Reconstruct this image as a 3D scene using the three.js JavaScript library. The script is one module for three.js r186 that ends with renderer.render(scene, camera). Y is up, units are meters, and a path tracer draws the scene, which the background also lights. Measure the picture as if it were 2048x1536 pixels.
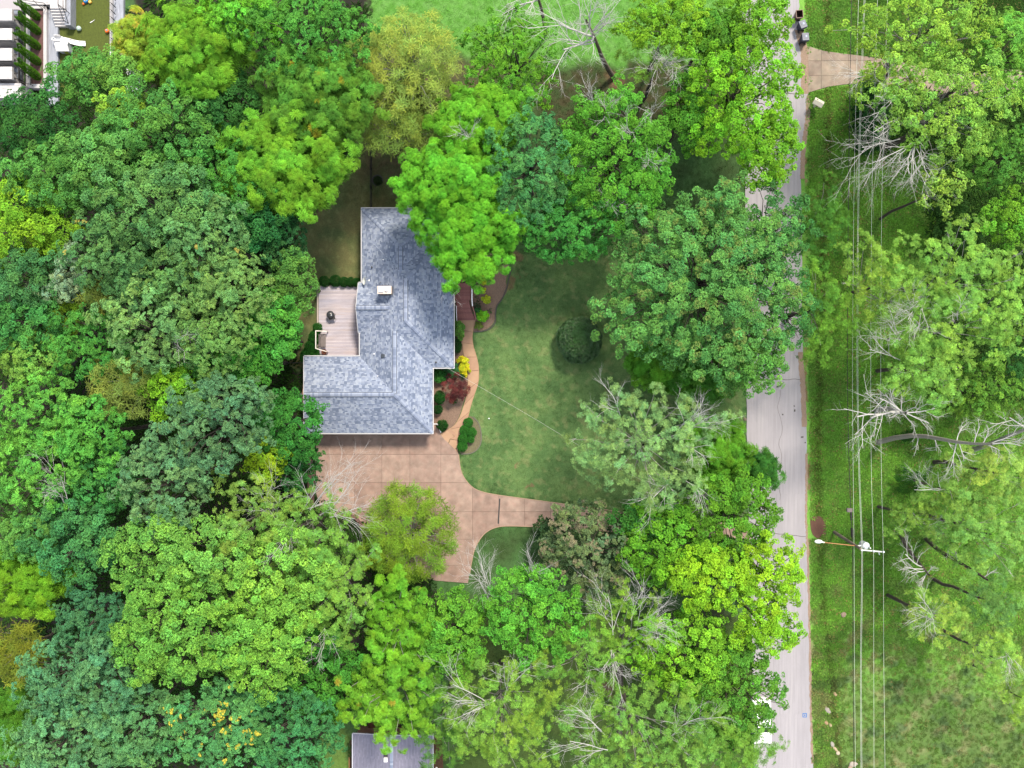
import * as THREE from 'three';
import { mergeGeometries } from 'three/addons/utils/BufferGeometryUtils.js';
import { RoundedBoxGeometry } from 'three/addons/geometries/RoundedBoxGeometry.js';
import { createNoise2D, createNoise4D } from 'simplex-noise';

// ---------------------------------------------------------------- camera, sky, sun, exposure
const H = 85;                                   // flying height in metres
const scene = new THREE.Scene();
const camera = new THREE.PerspectiveCamera(2 * Math.atan(38.4 / H) * 180 / Math.PI, 4 / 3, 1, 3000);
camera.position.set(0, H, 0); camera.up.set(0, 0, -1); camera.lookAt(0, 0, 0);
scene.add(camera);
const renderer = new THREE.WebGLRenderer({ antialias: true });
renderer.setSize(1024, 768);
renderer.toneMapping = THREE.LinearToneMapping;
renderer.toneMappingExposure = 4.75;
renderer.shadowMap.enabled = true;
{ // bright overcast sky
  const w = 64, h = 32, d = new Float32Array(w * h * 4);
  for (let j = 0; j < h; j++) for (let i = 0; i < w; i++) {
    const el = ((j + 0.5) / h - 0.5) * Math.PI, s = Math.max(0, Math.sin(el)), b = (0.42 + 0.72 * s) * 0.34, k = (j * w + i) * 4;
    d[k] = b * 0.95; d[k + 1] = b * 1.0; d[k + 2] = b * 1.1; d[k + 3] = 1;
  }
  const sky = new THREE.DataTexture(d, w, h, THREE.RGBAFormat, THREE.FloatType);
  sky.mapping = THREE.EquirectangularReflectionMapping; sky.magFilter = sky.minFilter = THREE.LinearFilter; sky.needsUpdate = true;
  scene.background = sky; scene.environment = sky;
}
const sun = new THREE.DirectionalLight(0xfff1dc, 1.5);
sun.position.set(28, 90, -52); sun.castShadow = true; sun.shadow.radius = 20;
Object.assign(sun.shadow.camera, { left: -75, right: 75, top: 60, bottom: -60, near: 1, far: 260 });
sun.shadow.mapSize.set(4096, 4096); scene.add(sun, sun.target);

// ---------------------------------------------------------------- helpers
let seed0 = 1;
const RNG = (s) => { let a = (s * 2654435761) >>> 0; return () => { a = (a + 0x6d2b79f5) | 0; let t = Math.imul(a ^ (a >>> 15), 1 | a); t = (t + Math.imul(t ^ (t >>> 7), 61 | t)) ^ t; return ((t ^ (t >>> 14)) >>> 0) / 4294967296; }; };
const noise = createNoise2D(RNG(7)), noise4 = createNoise4D(RNG(8));
const fbm = (x, y, o = 4) => { let s = 0, a = 0.5, f = 1; for (let i = 0; i < o; i++) { s += a * noise(x * f, y * f); a *= 0.5; f *= 2.03; } return s; };
const V = (x, y, z) => new THREE.Vector3(x, y, z);
const sx = (px, h = 0) => (px - 1024) / 20 * (1 - h / H), sz = (py, h = 0) => (py - 768) / 20 * (1 - h / H);
const P = (px, py, h = 0) => V(sx(px, h), h, sz(py, h));      // survey plan (20 units per metre at the ground) -> metres, for a point h above the ground
const lin = (c) => { c /= 255; return c <= 0.04045 ? c / 12.92 : Math.pow((c + 0.055) / 1.055, 2.4); };
const T = (r, g, b, k = 2.2) => [lin(r) / k, lin(g) / k, lin(b) / k];   // base colour (linear) of a surface that reads r,g,b in open daylight
const col = (a) => new THREE.Color().setRGB(a[0], a[1], a[2]);
const clamp = (x, a = 0, b = 1) => Math.min(b, Math.max(a, x)), mix = (a, b, t) => a + (b - a) * t;
const smooth = (a, b, x) => { const t = clamp((x - a) / (b - a)); return t * t * (3 - 2 * t); };
const used = {};
const numbered = (n) => { const k = (used[n] = (used[n] ?? -1) + 1); return k ? n + '_' + String(k).padStart(3, '0') : n; };
const shadow = (o) => { o.castShadow = o.receiveShadow = true; return o; };
function mesh(name, geo, mat, parent = scene) {
  if (Array.isArray(geo)) geo = merge(geo);
  const m = shadow(new THREE.Mesh(geo, mat)); m.name = numbered(name); parent.add(m); return m;
}
function merge(list) {
  list = list.map((g) => { g = g.index ? g.toNonIndexed() : g; if (!g.attributes.uv) g.setAttribute('uv', new THREE.BufferAttribute(new Float32Array(g.attributes.position.count * 2), 2)); for (const k of Object.keys(g.attributes)) if (!['position', 'normal', 'uv', 'color'].includes(k)) g.deleteAttribute(k); return g; });
  return list.length === 1 ? list[0] : mergeGeometries(list);
}
function thing(name, label, category, pos = V(0, 0, 0), turn = 0, group) {
  const g = new THREE.Group(); g.name = numbered(name); g.position.copy(pos); g.rotation.y = turn;
  g.userData = { label, category }; if (group) g.userData.group = group; scene.add(g); return g;
}
function tag(o, label, category, group) { Object.assign(o.userData, { label, category }); if (group) o.userData.group = group; return o; }
function struct(name, geo, mat, parent = scene) { const m = mesh(name, geo, mat, parent); if (parent === scene) m.userData.kind = 'structure'; return m; }
const stuff = (o) => { o.userData.kind = 'stuff'; return o; };
function copyOf(o, name, pos, turn, label, group) { const c = o.clone(); c.name = numbered(name); c.position.copy(pos); c.rotation.y = turn; c.userData = { ...o.userData, label }; if (group) c.userData.group = group; scene.add(c); return c; }
const M4 = (x, y, z, rx = 0, ry = 0, rz = 0, s = 1) => new THREE.Matrix4().compose(V(x, y, z), new THREE.Quaternion().setFromEuler(new THREE.Euler(rx, ry, rz)), typeof s === 'number' ? V(s, s, s) : s);
const box = (w, h, d, x = 0, y = 0, z = 0, r = 0.01, ry = 0, rx = 0, rz = 0) => (r ? new RoundedBoxGeometry(w, h, d, 1, Math.min(r, w / 2.2, h / 2.2, d / 2.2)) : new THREE.BoxGeometry(w, h, d)).applyMatrix4(M4(x, y, z, rx, ry, rz));
const cyl = (r0, r1, h, x, y, z, n = 16) => new THREE.CylinderGeometry(r1, r0, h, n).translate(x, y + h / 2, z);
function bar(a, b, r, r2 = r, n = 5) {   // a round bar between two points
  const d = b.clone().sub(a), l = d.length(), g = new THREE.CylinderGeometry(r2, r, l, n, 1);
  g.applyMatrix4(new THREE.Matrix4().compose(a.clone().add(b).multiplyScalar(0.5), new THREE.Quaternion().setFromUnitVectors(V(0, 1, 0), d.normalize()), V(1, 1, 1))); return g;
}
function beam(a, b, w, h) {               // a square bar between two points
  const d = b.clone().sub(a), l = d.length(), m = new THREE.Matrix4().lookAt(a, b, Math.abs(d.y) > 0.98 * l ? V(1, 0, 0) : V(0, 1, 0)); const c = a.clone().add(b).multiplyScalar(0.5);
  return new RoundedBoxGeometry(w, h, l, 1, Math.min(w, h) * 0.12).applyMatrix4(m.setPosition(c));
}
function slab(pts, top, thick, bevel = 0.012) {   // a flat plate from a plan outline [[x, z], ...]
  const s = new THREE.Shape(pts.map(([x, z]) => new THREE.Vector2(x, -z)));
  const g = new THREE.ExtrudeGeometry(s, { depth: thick - (bevel || 0), bevelEnabled: !!bevel, bevelSize: bevel, bevelThickness: bevel, bevelOffset: -bevel, bevelSegments: 1, steps: 1 });
  return g.rotateX(-Math.PI / 2).translate(0, top - thick + 0, 0);
}
function sheet(pts, y) { const s = new THREE.Shape(pts.map(([x, z]) => new THREE.Vector2(x, -z))); return new THREE.ShapeGeometry(s).rotateX(-Math.PI / 2).translate(0, y, 0); }
const W = (list, h = 0) => list.map(([x, y]) => [sx(x, h), sz(y, h)]);
const curve = (list, n, closed = false) => new THREE.CatmullRomCurve3(list.map(([x, z]) => V(x, 0, z)), closed, 'centripetal').getPoints(n).map((p) => [p.x, p.z]);
function clipPoly(pts, axis, lim, keepLess) {
  const out = [], ins = (p) => (keepLess ? p[axis] <= lim : p[axis] >= lim);
  for (let i = 0; i < pts.length; i++) {
    const a = pts[i], b = pts[(i + 1) % pts.length];
    if (ins(a)) out.push(a);
    if (ins(a) !== ins(b)) { const t = (lim - a[axis]) / (b[axis] - a[axis]); out.push([a[0] + (b[0] - a[0]) * t, a[1] + (b[1] - a[1]) * t]); }
  }
  return out;
}
const clipBox = (pts, x0, x1, z0, z1) => { for (const [ax, l, k] of [[0, x0, false], [0, x1, true], [1, z0, false], [1, z1, true]]) { pts = clipPoly(pts, ax, l, k); if (pts.length < 3) return null; } return pts; };
const areaOf = (p) => Math.abs(p.reduce((s, a, i) => { const b = p[(i + 1) % p.length]; return s + a[0] * b[1] - b[0] * a[1]; }, 0)) / 2;
const inside = (x, y, p) => { let r = false; for (let i = 0, j = p.length - 1; i < p.length; j = i++) if ((p[i][1] > y) !== (p[j][1] > y) && x < (p[j][0] - p[i][0]) * (y - p[i][1]) / (p[j][1] - p[i][1]) + p[i][0]) r = !r; return r; };
function dataMap(n, m, f, srgb = true, rep = 1) {   // a computed texture; f(u, v) returns linear colour
  const d = new Uint8Array(n * m * 4), enc = (c) => (c <= 0.0031308 ? 12.92 * c : 1.055 * Math.pow(c, 1 / 2.4) - 0.055);
  for (let j = 0; j < m; j++) for (let i = 0; i < n; i++) { const c = f(i / n, j / m), k = (j * n + i) * 4; for (let q = 0; q < 3; q++) d[k + q] = clamp(srgb ? enc(clamp(c[q])) : c[q]) * 255; d[k + 3] = 255; }
  const t = new THREE.DataTexture(d, n, m); t.wrapS = t.wrapT = THREE.RepeatWrapping; t.magFilter = THREE.LinearFilter; t.minFilter = THREE.LinearMipmapLinearFilter; t.generateMipmaps = true;
  if (srgb) t.colorSpace = THREE.SRGBColorSpace; t.repeat.set(rep, rep); t.needsUpdate = true; return t;
}
const tile = (u, v, f, o = 4) => { // noise that repeats over the unit square
  const a = 2 * Math.PI; let s = 0, amp = 0.5, k = f; for (let i = 0; i < o; i++) { const q = k / 6.2832; s += amp * noise4(Math.cos(u * a) * q, Math.sin(u * a) * q, Math.cos(v * a) * q + i * 7.3, Math.sin(v * a) * q); amp *= 0.6; k *= 2; } return s;
};
const std = (c, rough = 0.85, more = {}) => new THREE.MeshStandardMaterial({ color: Array.isArray(c) ? col(c) : c, roughness: rough, ...more });
const grain = dataMap(512, 512, (u, v) => { const n = 0.72 + 0.35 * tile(u, v, 10, 5) + (noise(u * 400, v * 400)) * 0.10; return [n, n, n]; }, true);
const speckle = (m, rep, amt = true) => { const t = grain.clone(); t.repeat.set(rep, rep); t.needsUpdate = true; m.map = t; m.bumpMap = t; m.bumpScale = 0.006; return m; };
const MAT = {
  white: std(T(250, 250, 255, 1.35), 0.5), black: std([0.012, 0.012, 0.014], 0.5), iron: std([0.02, 0.02, 0.022], 0.55, { metalness: 0.4 }),
  bark: speckle(std([0.075, 0.062, 0.052], 0.95), 0.7), limb: std([0.2, 0.195, 0.18], 0.95), pale: std([0.4, 0.4, 0.395], 0.95), wire: std([0.62, 0.66, 0.62], 0.5, { metalness: 0.2 }), cable: std([0.015, 0.015, 0.015], 0.6),
  glass: new THREE.MeshPhysicalMaterial({ color: 0xcfdde6, transmission: 1, roughness: 0.05, thickness: 0, metalness: 0 }),
  mulch: speckle(std([0.2, 0.135, 0.1], 0.98), 0.6), galv: std([0.6, 0.64, 0.66], 0.45, { metalness: 0.35 }),
};
// ---------------------------------------------------------------- ground, road, paving
const roadL = [[1462, -80], [1480, 0], [1488, 250], [1492, 500], [1494, 900], [1498, 1100], [1504, 1300], [1508, 1600]];
const roadR = [[1592, -80], [1597, 0], [1600, 40], [1611, 85], [1615, 100], [1616, 180], [1612, 240], [1604, 300], [1602, 360], [1603, 500], [1605, 700], [1611, 800], [1613, 960], [1612, 1040], [1615, 1100], [1619, 1260], [1621, 1400], [1625, 1536], [1627, 1600]];
const driveOutline = (() => {
  const right = curve([[868, 848], [886, 870], [900, 889], [914, 900], [917.5, 910], [919, 928], [923, 946], [932, 962], [947, 977], [966, 985], [990, 990], [1040, 997], [1100, 1005], [1165, 1014], [1300, 1032], [1400, 1040]], 60);
  const low = curve([[1400, 1072], [1240, 1064], [1080, 1053], [1024, 1051], [1000, 1052], [985, 1056], [970, 1065], [957, 1081], [948, 1100], [943, 1122], [939, 1146], [936, 1166]], 44);
  return [[632, 852], ...right, [1503, 1046], [1503, 1078], ...low, [872, 1161], [800, 1142], [742, 1082], [719, 1044], [704, 1034], [680, 1028], [640, 1010], [632, 985]];
})();
const bedFront = curve([[908, 520], [960, 505], [1005, 515], [1018, 535], [1012, 562], [1014, 582], [1003, 600], [993, 616], [991, 636], [982, 652], [966, 661], [947, 664], [946, 640], [940, 615], [908, 600]], 60, true);
const bedHouse = curve([[866, 735], [908, 700], [915, 645], [926, 668], [928, 700], [934, 735], [937, 748], [934, 780], [925, 812], [915, 840], [900, 858], [884, 862], [872, 851], [866, 850]], 50, true);
const bedRound = curve([[936, 832], [948, 836], [957, 848], [962, 868], [961, 886], [953, 899], [940, 906], [922, 907], [917, 895], [918, 875], [924, 855]], 48, true);
const forestWest = [[-400, 180], [100, 170], [240, 100], [280, -60], [735, -60], [742, 95], [716, 130], [700, 290], [688, 318], [640, 400], [590, 440], [584, 520], [570, 560], [600, 700], [556, 720], [612, 735], [612, 850], [632, 880], [630, 1000], [720, 1040], [760, 1110], [870, 1170], [880, 1230], [840, 1300], [720, 1400], [640, 1480], [620, 1640], [-400, 1640]];
const backLawn = [[590, 440], [640, 390], [690, 330], [760, 300], [800, 330], [830, 430], [740, 560], [640, 580], [640, 660], [610, 730], [550, 720], [575, 660], [570, 560], [583, 500]];
const frontLawn = [[930, 510], [1250, 500], [1480, 560], [1494, 1040], [1240, 1030], [1100, 1004], [990, 988], [925, 940], [915, 880], [955, 760], [945, 660], [1010, 600]];
const soft = (x, y, p, d) => { let s = 0; for (const [a, b] of [[0, 0], [d, 0], [-d, 0], [0, d], [0, -d]]) s += inside(x + a, y + b, p) ? 0.2 : 0; return s; };
const groundAt = (() => {
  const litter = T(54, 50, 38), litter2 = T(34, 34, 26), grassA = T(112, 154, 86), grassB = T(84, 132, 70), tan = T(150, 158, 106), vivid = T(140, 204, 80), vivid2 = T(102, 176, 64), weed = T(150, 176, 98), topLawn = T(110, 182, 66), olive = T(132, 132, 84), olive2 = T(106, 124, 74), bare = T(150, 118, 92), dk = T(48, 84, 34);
  const lerp = (a, b, t) => [mix(a[0], b[0], t), mix(a[1], b[1], t), mix(a[2], b[2], t)];
  return (px, py) => {
    const n1 = fbm(px / 90, py / 90, 4), n2 = fbm(px / 26 + 50, py / 26, 4), n3 = noise(px / 3.1, py / 3.1) * 0.5 + noise(px / 1.6, py / 1.6 + 40) * 0.5;
    const wx = px + n2 * 16, wy = py + n1 * 26;
    let c;
    if (px > 1545) {                                                        // road verge and field
      c = lerp(vivid, vivid2, clamp(0.5 + n1 * 1.1 + n2 * 0.5));
      c = lerp(c, weed, 0.75 * smooth(-0.3, 0.7, n2 * 0.7 + n1 * 0.5 + 0.3 * smooth(1150, 1450, wy) - 0.05));
      c = lerp(c, T(92, 122, 58), 0.75 * smooth(1280, 1480, wy + n2 * 40) * smooth(1640, 1720, px));
      c = lerp(c, dk, 0.4 * smooth(1690, 1730, wx + n2 * 14) * (1 - smooth(280, 340, wy)) + 0.4 * smooth(1860, 1930, wx) * (1 - smooth(820, 900, wy)));
      c = lerp(c, tan, 0.8 * smooth(0.12, 0.5, fbm(px / 70 + 9, py / 70 + 3, 4)) * smooth(1050, 1300, py)); c = lerp(c, T(84, 116, 66), 0.8 * smooth(0.1, 0.5, fbm(px / 90 + 33, py / 60 + 13, 4)) * smooth(1150, 1350, py));
      const ditch = 1646 + 10 * Math.sin(py / 240 + 1) + n1 * 6 + (py > 1150 ? (py - 1150) * 0.06 : 0), dd = Math.abs(px - ditch + n2 * 5);
      c = lerp(c, T(74, 66, 36), (1 - smooth(1.5, 7 + 4 * n1, dd)) * (0.55 + 0.4 * n2));
      c = lerp(c, bare, (1 - smooth(0, 5 + n2 * 6, Math.abs(px - (1617 + (py > 800 ? 0 : -6))))) * smooth(-0.1, 0.5, n1 + n2));
    } else {
      c = lerp(grassB, T(70, 100, 50), clamp(0.5 + n1));
      const f = soft(wx, wy, frontLawn, 8);
      c = lerp(c, lerp(lerp(grassA, grassB, clamp(0.5 + n1 * 1.2)), tan, 0.45 * smooth(0.05, 0.6, n2 + 0.5 * fbm(px / 60 + 20, py / 60, 3)) + 0.12), f);
      c = lerp(c, lerp(lerp(olive, olive2, clamp(0.5 + 1.4 * n1)), tan, 0.4 * smooth(0.1, 0.5, n2)), soft(wx, wy, backLawn, 6));
      const top = smooth(715, 745, wx) * (1 - smooth(88, 135, wy + (wx > 1000 ? -20 : 0)));
      c = lerp(c, lerp(topLawn, T(126, 186, 92), clamp(0.4 + n2)), top);
      c = lerp(c, lerp(T(116, 104, 76), T(90, 100, 58), clamp(0.5 + n2 * 1.3)), smooth(700, 740, wx) * (1 - smooth(960, 1050, wx)) * smooth(90, 125, wy) * (1 - smooth(330, 390, wy)) * 0.9);
      c = lerp(c, lerp(T(88, 80, 52), T(64, 84, 40), clamp(0.5 + n2 * 1.3)), smooth(1050, 1090, wx) * smooth(120, 150, wy) * (1 - smooth(230, 300, wy)) * 0.9);
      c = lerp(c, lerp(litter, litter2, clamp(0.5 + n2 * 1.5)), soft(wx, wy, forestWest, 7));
      c = lerp(c, lerp(T(94, 116, 48), T(70, 104, 38), clamp(0.5 + n1)), smooth(880, 930, wx) * smooth(1200, 1240, wy) * 0.9);
      c = lerp(c, T(112, 150, 66), smooth(634, 650, wx) * (1 - smooth(690, 706, wx)) * smooth(1440, 1480, wy));
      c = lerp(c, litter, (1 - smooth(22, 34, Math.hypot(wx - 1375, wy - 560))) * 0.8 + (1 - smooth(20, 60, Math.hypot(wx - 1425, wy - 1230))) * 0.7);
      for (const [bx, by, r] of [[1228, 158, 16], [1035, 520, 12], [1034, 921, 5], [1058, 973, 4], [1022, 560, 9], [1434, 850, 9], [1210, 1375, 16]]) c = lerp(c, bare, 0.7 * (1 - smooth(r * 0.5, r * 1.5, Math.hypot(wx - bx, wy - by))));
    }
    const k = 1 + 0.34 * n3 + 0.12 * n2; return [c[0] * k, c[1] * k, c[2] * k * 0.98];
  };
})();
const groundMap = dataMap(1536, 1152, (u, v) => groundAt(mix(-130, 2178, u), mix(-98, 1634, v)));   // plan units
{
  const g = new THREE.PlaneGeometry(3000, 3000, 60, 60).rotateX(-Math.PI / 2), p = g.attributes.position, uv = g.attributes.uv, w = (2178 + 130) / 20, d = (1634 + 98) / 20;
  for (let i = 0; i < p.count; i++) uv.setXY(i, (p.getX(i) - sx(-130)) / w, (p.getZ(i) - sz(-98)) / d);
  groundMap.wrapS = groundMap.wrapT = THREE.MirroredRepeatWrapping;
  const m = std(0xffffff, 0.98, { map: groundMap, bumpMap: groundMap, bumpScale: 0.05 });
  struct('ground', g, m);
}
// road
const asphalt = (() => {
  const t = dataMap(512, 1024, (u, v) => { const n = 0.9 + 0.10 * noise(u * 22, v * 1.6) * (0.6 + 0.4 * noise(u * 3, v * 5)) + 0.08 * tile(u, v, 4, 5) + 0.07 * noise(u * 300, v * 600) + 0.04 * Math.cos((u * 2 - 0.5) * 2 * Math.PI); return [n * 0.98, n * 0.97, n * 1.02]; });
  return std(T(204, 202, 206), 0.9, { map: t, bumpMap: t, bumpScale: 0.008 });
})();
{
  const cL = curve(roadL, 120), cR = curve(roadR, 160), pts = [...cL, ...cR.slice().reverse()];
  const rr = RNG(5), out = [...cL.map(([x, y]) => [x + (rr() - 0.5) * 2, y]), ...cR.slice().reverse().map(([x, y]) => [x + (rr() - 0.5) * 2.6, y])];
  const g = slab(W(out), 0.055, 0.08, 0); const uv = g.attributes.uv, p = g.attributes.position;
  for (let i = 0; i < uv.count; i++) uv.setXY(i, (p.getX(i) - 23.4) / 5.9, p.getZ(i) / 11);
  struct('road', g, asphalt);
  // broken concrete edge strip, transverse cracks, survey mark
  const eR = curve(roadR, 400); const strip = (a, b, w0, w1) => { const q = eR.filter(([, y]) => y > a && y < b); const r = RNG(9); return [...q.map(([x, y]) => [x - w0 - r() * 2.5, y]), ...q.slice().reverse().map(([x, y]) => [x + w1 + r() * 2, y])]; };
  struct('road_edge', [sheet(W(strip(190, 360, 1, 6)), 0.062), sheet(W(strip(700, 860, 8, 0)), 0.062), sheet(W(strip(900, 1530, 1, 1)), 0.062), sheet(W(strip(60, 190, 14, 0)), 0.06)], speckle(std(T(206, 178, 156), 0.95), 0.8));
  const crack = []; const cr = RNG(3);
  for (const [y, a, b, s] of [[1062, 1506, 1611, 11], [605, 1500, 1600, 3], [760, 1496, 1604, -2]]) { let l = P(a, y, 0); for (let i = 1; i <= 16; i++) { const q = P(mix(a, b, i / 16), y + s * i / 16 + (cr() - 0.5) * 2, 0); l.y = q.y = 0.058; crack.push(beam(l, q, 0.05, 0.008)); l = q.clone(); } }
  for (const [x0, ya, yb] of [[1535, 1100, 1536], [1560, 780, 1000], [1585, 560, 700]]) { let l = P(x0, ya, 0); for (let i = 1; i <= 20; i++) { const q = P(x0 + 6 * noise(x0, i / 5), mix(ya, yb, i / 20), 0); l.y = q.y = 0.058; crack.push(beam(l, q, 0.025, 0.006)); l = q.clone(); } }
  struct('road_crack', crack, std([0.07, 0.065, 0.06], 0.9));
  const mk = []; for (const [w, d, x, z] of [[0.42, 0.07, 0, -0.18], [0.42, 0.07, 0, 0.18], [0.07, 0.29, -0.18, 0], [0.07, 0.29, 0.18, 0], [0.13, 0.13, 0, 0]]) mk.push(box(w, 0.006, d, x, 0, z, 0));
  const mm = mesh('survey_mark', mk, std(T(40, 130, 215), 0.7)); mm.position.copy(P(1609, 1430)).setY(0.061); tag(mm, 'small square blue paint mark sprayed on the pale road', 'paint mark');
}
// eastern neighbour's driveway of concrete slabs
const paving = (r, g, b, k = 2.2, amp = 0.2) => { const t = dataMap(512, 512, (u, v) => { const n = 1 + amp * 1.5 * tile(u, v, 5, 5), s = 1 + 0.10 * noise(u * 256, v * 256), q = 1 + 0.3 * amp * tile(u + 0.3, v, 9, 3); const c = T(r, g, b, k); return [c[0] * n * s, c[1] * n * s * q, c[2] * n * s * q]; }); t.repeat.set(0.14, 0.14); return std(0xffffff, 0.88, { map: t, bumpMap: t, bumpScale: 0.004 }); };
const concrete = paving(184, 168, 150, 2.2, 0.3), concrete2 = paving(170, 153, 138, 2.2, 0.32), aggregate = [paving(190, 163, 150, 2.3, 0.3), paving(184, 156, 143, 2.3, 0.32), paving(195, 168, 154, 2.3, 0.3)], pathMat = [paving(212, 174, 142, 2.2, 0.12), paving(206, 166, 138, 2.2, 0.12)];
function slabs(parent, outline, xs, zs, top, thick, mats, name, cut) {
  const r = RNG(outline.length); let k = 0;
  for (let i = 0; i < xs.length - 1; i++) for (let j = 0; j < zs.length - 1; j++) {
    let c = clipBox(outline, xs[i] + 0.008, xs[i + 1] - 0.008, zs[j] + 0.008, zs[j + 1] - 0.008); if (!c) continue;
    c = c.filter((p, q) => { const o = c[(q + 1) % c.length]; return Math.hypot(p[0] - o[0], p[1] - o[1]) > 0.01; });
    if (c.length < 3 || areaOf(c) < 0.12) continue;
    mesh(name, slab(c, top - 0.004 * r(), thick, 0.012), mats[(k++ + Math.floor(r() * 3)) % mats.length], parent);
  }
}
{
  const out = W([[1616, 92], [1632, 98], [1652, 103], [1690, 108], [1730, 113], [1800, 124], [1900, 150], [2000, 140], [2090, 140], [2090, 178], [2000, 180], [1900, 196], [1800, 172], [1730, 166], [1690, 169], [1655, 174], [1634, 180], [1616, 186]]);
  const base = struct('neighbour_driveway', slab(out, 0.03, 0.06, 0), std([0.08, 0.07, 0.06], 0.95));
  slabs(base, out, [1616, 1642, 1697, 1752, 1810, 1870, 1930, 1990, 2050, 2090].map((x) => sx(x)), [60, 122, 152, 230].map((y) => sz(y)), 0.07, 0.06, [concrete, concrete2], 'slab');
}
// the house driveway: slabs of pinkish exposed aggregate
{
  const out = W(driveOutline);
  const base = struct('driveway', slab(out, 0.05, 0.08, 0), std([0.09, 0.06, 0.05], 0.95));
  slabs(base, out, [632, 709, 764, 820, 882, 945, 998, 1049, 1101, 1152, 1204, 1256, 1310, 1370, 1430, 1503].map((x) => sx(x)), [840, 909, 965, 1023, 1078, 1130, 1180].map((y) => sz(y)), 0.09, 0.07, aggregate, 'slab');
  const dr = thing('trench_drain', 'narrow dark steel trench drain across the driveway neck', 'drain', V(0, 0, 0));
  mesh('channel', beam(P(999.5, 997, 0).setY(0.092), P(996.5, 1047, 0).setY(0.092), 0.13, 0.03), MAT.black, dr);
  const gr = []; for (let i = 0; i < 40; i++) { const t = (i + 0.5) / 40, q = P(mix(999.5, 996.5, t), mix(997, 1047, t), 0); gr.push(box(0.11, 0.012, 0.03, q.x, 0.112, q.z, 0)); }
  stuff(mesh('grate_bar', gr, std([0.05, 0.05, 0.05], 0.5, { metalness: 0.6 }), dr));
  const brd = [], lowE = curve([[1300, 1032], [1165, 1014], [1100, 1005], [1040, 997], [990, 990], [966, 985], [947, 977], [932, 962], [923, 946], [919, 928], [917, 910]], 60).map(([x, y]) => P(x + 0.4, y - 1, 0).setY(0.085));
  for (let i = 0; i < lowE.length - 1; i++) brd.push(beam(lowE[i], lowE[i + 1], 0.09, 0.06));
  const lw2 = curve([[1240, 1063], [1080, 1053], [1024, 1051], [1000, 1052], [985, 1056], [970, 1065], [957, 1081], [948, 1100], [943, 1122], [939, 1146]], 44).map(([x, y]) => P(x + 0.6, y + 0.6, 0).setY(0.085));
  for (let i = 0; i < lw2.length - 1; i++) brd.push(beam(lw2[i], lw2[i + 1], 0.09, 0.06));
  struct('driveway_edging', brd, speckle(std(T(232, 200, 172), 0.9), 1));
}
// the garden path
{
  const L = curve([[914, 640], [921, 655], [925, 668], [926, 690], [929, 712], [935, 735], [937, 750], [935, 785], [928, 812], [918, 838], [908, 852], [894, 861], [881, 868]], 120), R = curve([[950, 640], [946, 658], [944, 674], [946, 692], [952, 712], [956, 730], [957, 752], [955, 768], [947, 792], [940, 815], [934, 838], [925, 856], [918, 870]], 120);
  const base = struct('garden_path', slab(W([...L, ...R.slice().reverse()]), 0.05, 0.08, 0), std([0.1, 0.06, 0.045], 0.95));
  const cuts = [0, 0.12, 0.235, 0.345, 0.46, 0.565, 0.66, 0.78, 0.9, 1].map((t) => Math.round(t * 120));
  for (let i = 0; i < cuts.length - 1; i++) {
    const a = L.slice(cuts[i], cuts[i + 1] + 1), b = R.slice(cuts[i], cuts[i + 1] + 1), sh = (q) => { q = q.map((p) => p.slice()); q[0][1] += 0.25; q[q.length - 1][1] -= 0.25; return q; };
    mesh('slab', slab(W([...sh(a), ...sh(b).reverse()]), 0.095 - 0.003 * (i % 2), 0.07, 0.012), pathMat[i % 2], base);
  }
  for (const [k, q] of [[[881.5, 868.5], [893, 862], [909, 872], [900, 878], [897, 886], [888, 878]], [[893.5, 861.6], [899, 856.4], [917.4, 871], [915.4, 880.5], [900.5, 877.4], [909.6, 872]], [[900.6, 878.4], [915.4, 881], [914.8, 895], [909, 898], [897.6, 887]], [[909.5, 898.6], [915, 895.6], [916, 907], [913, 904]]].entries()) mesh('slab', slab(W(q), 0.098, 0.07, 0.012), pathMat[k % 2], base);
  const e = []; for (const q of [L, R]) for (let i = 0; i < q.length - 1; i++) { const s = q === L ? -0.4 : 0.6; e.push(beam(P(q[i][0] + s, q[i][1], 0).setY(0.085), P(q[i + 1][0] + s, q[i + 1][1], 0).setY(0.085), 0.07, 0.05)); }
  struct('path_edging', e, speckle(std(T(236, 196, 156), 0.9), 1));
}
// planting beds and their edging
struct('front_bed', slab(W(bedFront), 0.05, 0.06, 0), MAT.mulch);
struct('house_bed', slab(W(bedHouse), 0.045, 0.055, 0), MAT.mulch);
struct('round_bed', slab(W(bedRound), 0.045, 0.055, 0), speckle(std(T(152, 146, 112), 0.98), 0.5));
{
  const q = curve([[1022, 540], [1017, 560], [1014, 574], [1004, 598], [994, 612], [991, 628], [990, 645], [980, 657], [966, 662], [948, 664]], 50).map(([x, y]) => P(x, y, 0).setY(0.08)), g = []; for (let i = 0; i < q.length - 1; i++) g.push(beam(q[i], q[i + 1], 0.13, 0.12));
  tag(mesh('bed_edging', g, std(T(92, 92, 84), 0.8)), 'dark curved edging strip round the mulch bed by the red steps', 'edging');
  const c = curve([[946, 833], [957, 846], [962.5, 868], [961, 888], [953, 900], [941, 906.5], [922, 908]], 40).map(([x, y]) => P(x, y, 0).setY(0.06)), g2 = []; for (let i = 0; i < c.length - 1; i++) g2.push(beam(c[i], c[i + 1], 0.1, 0.1));
  tag(mesh('bed_edging', g2, std(T(128, 126, 112), 0.85)), 'pale grey edging arc round the lawn bed beside the path end', 'edging');
}
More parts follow.
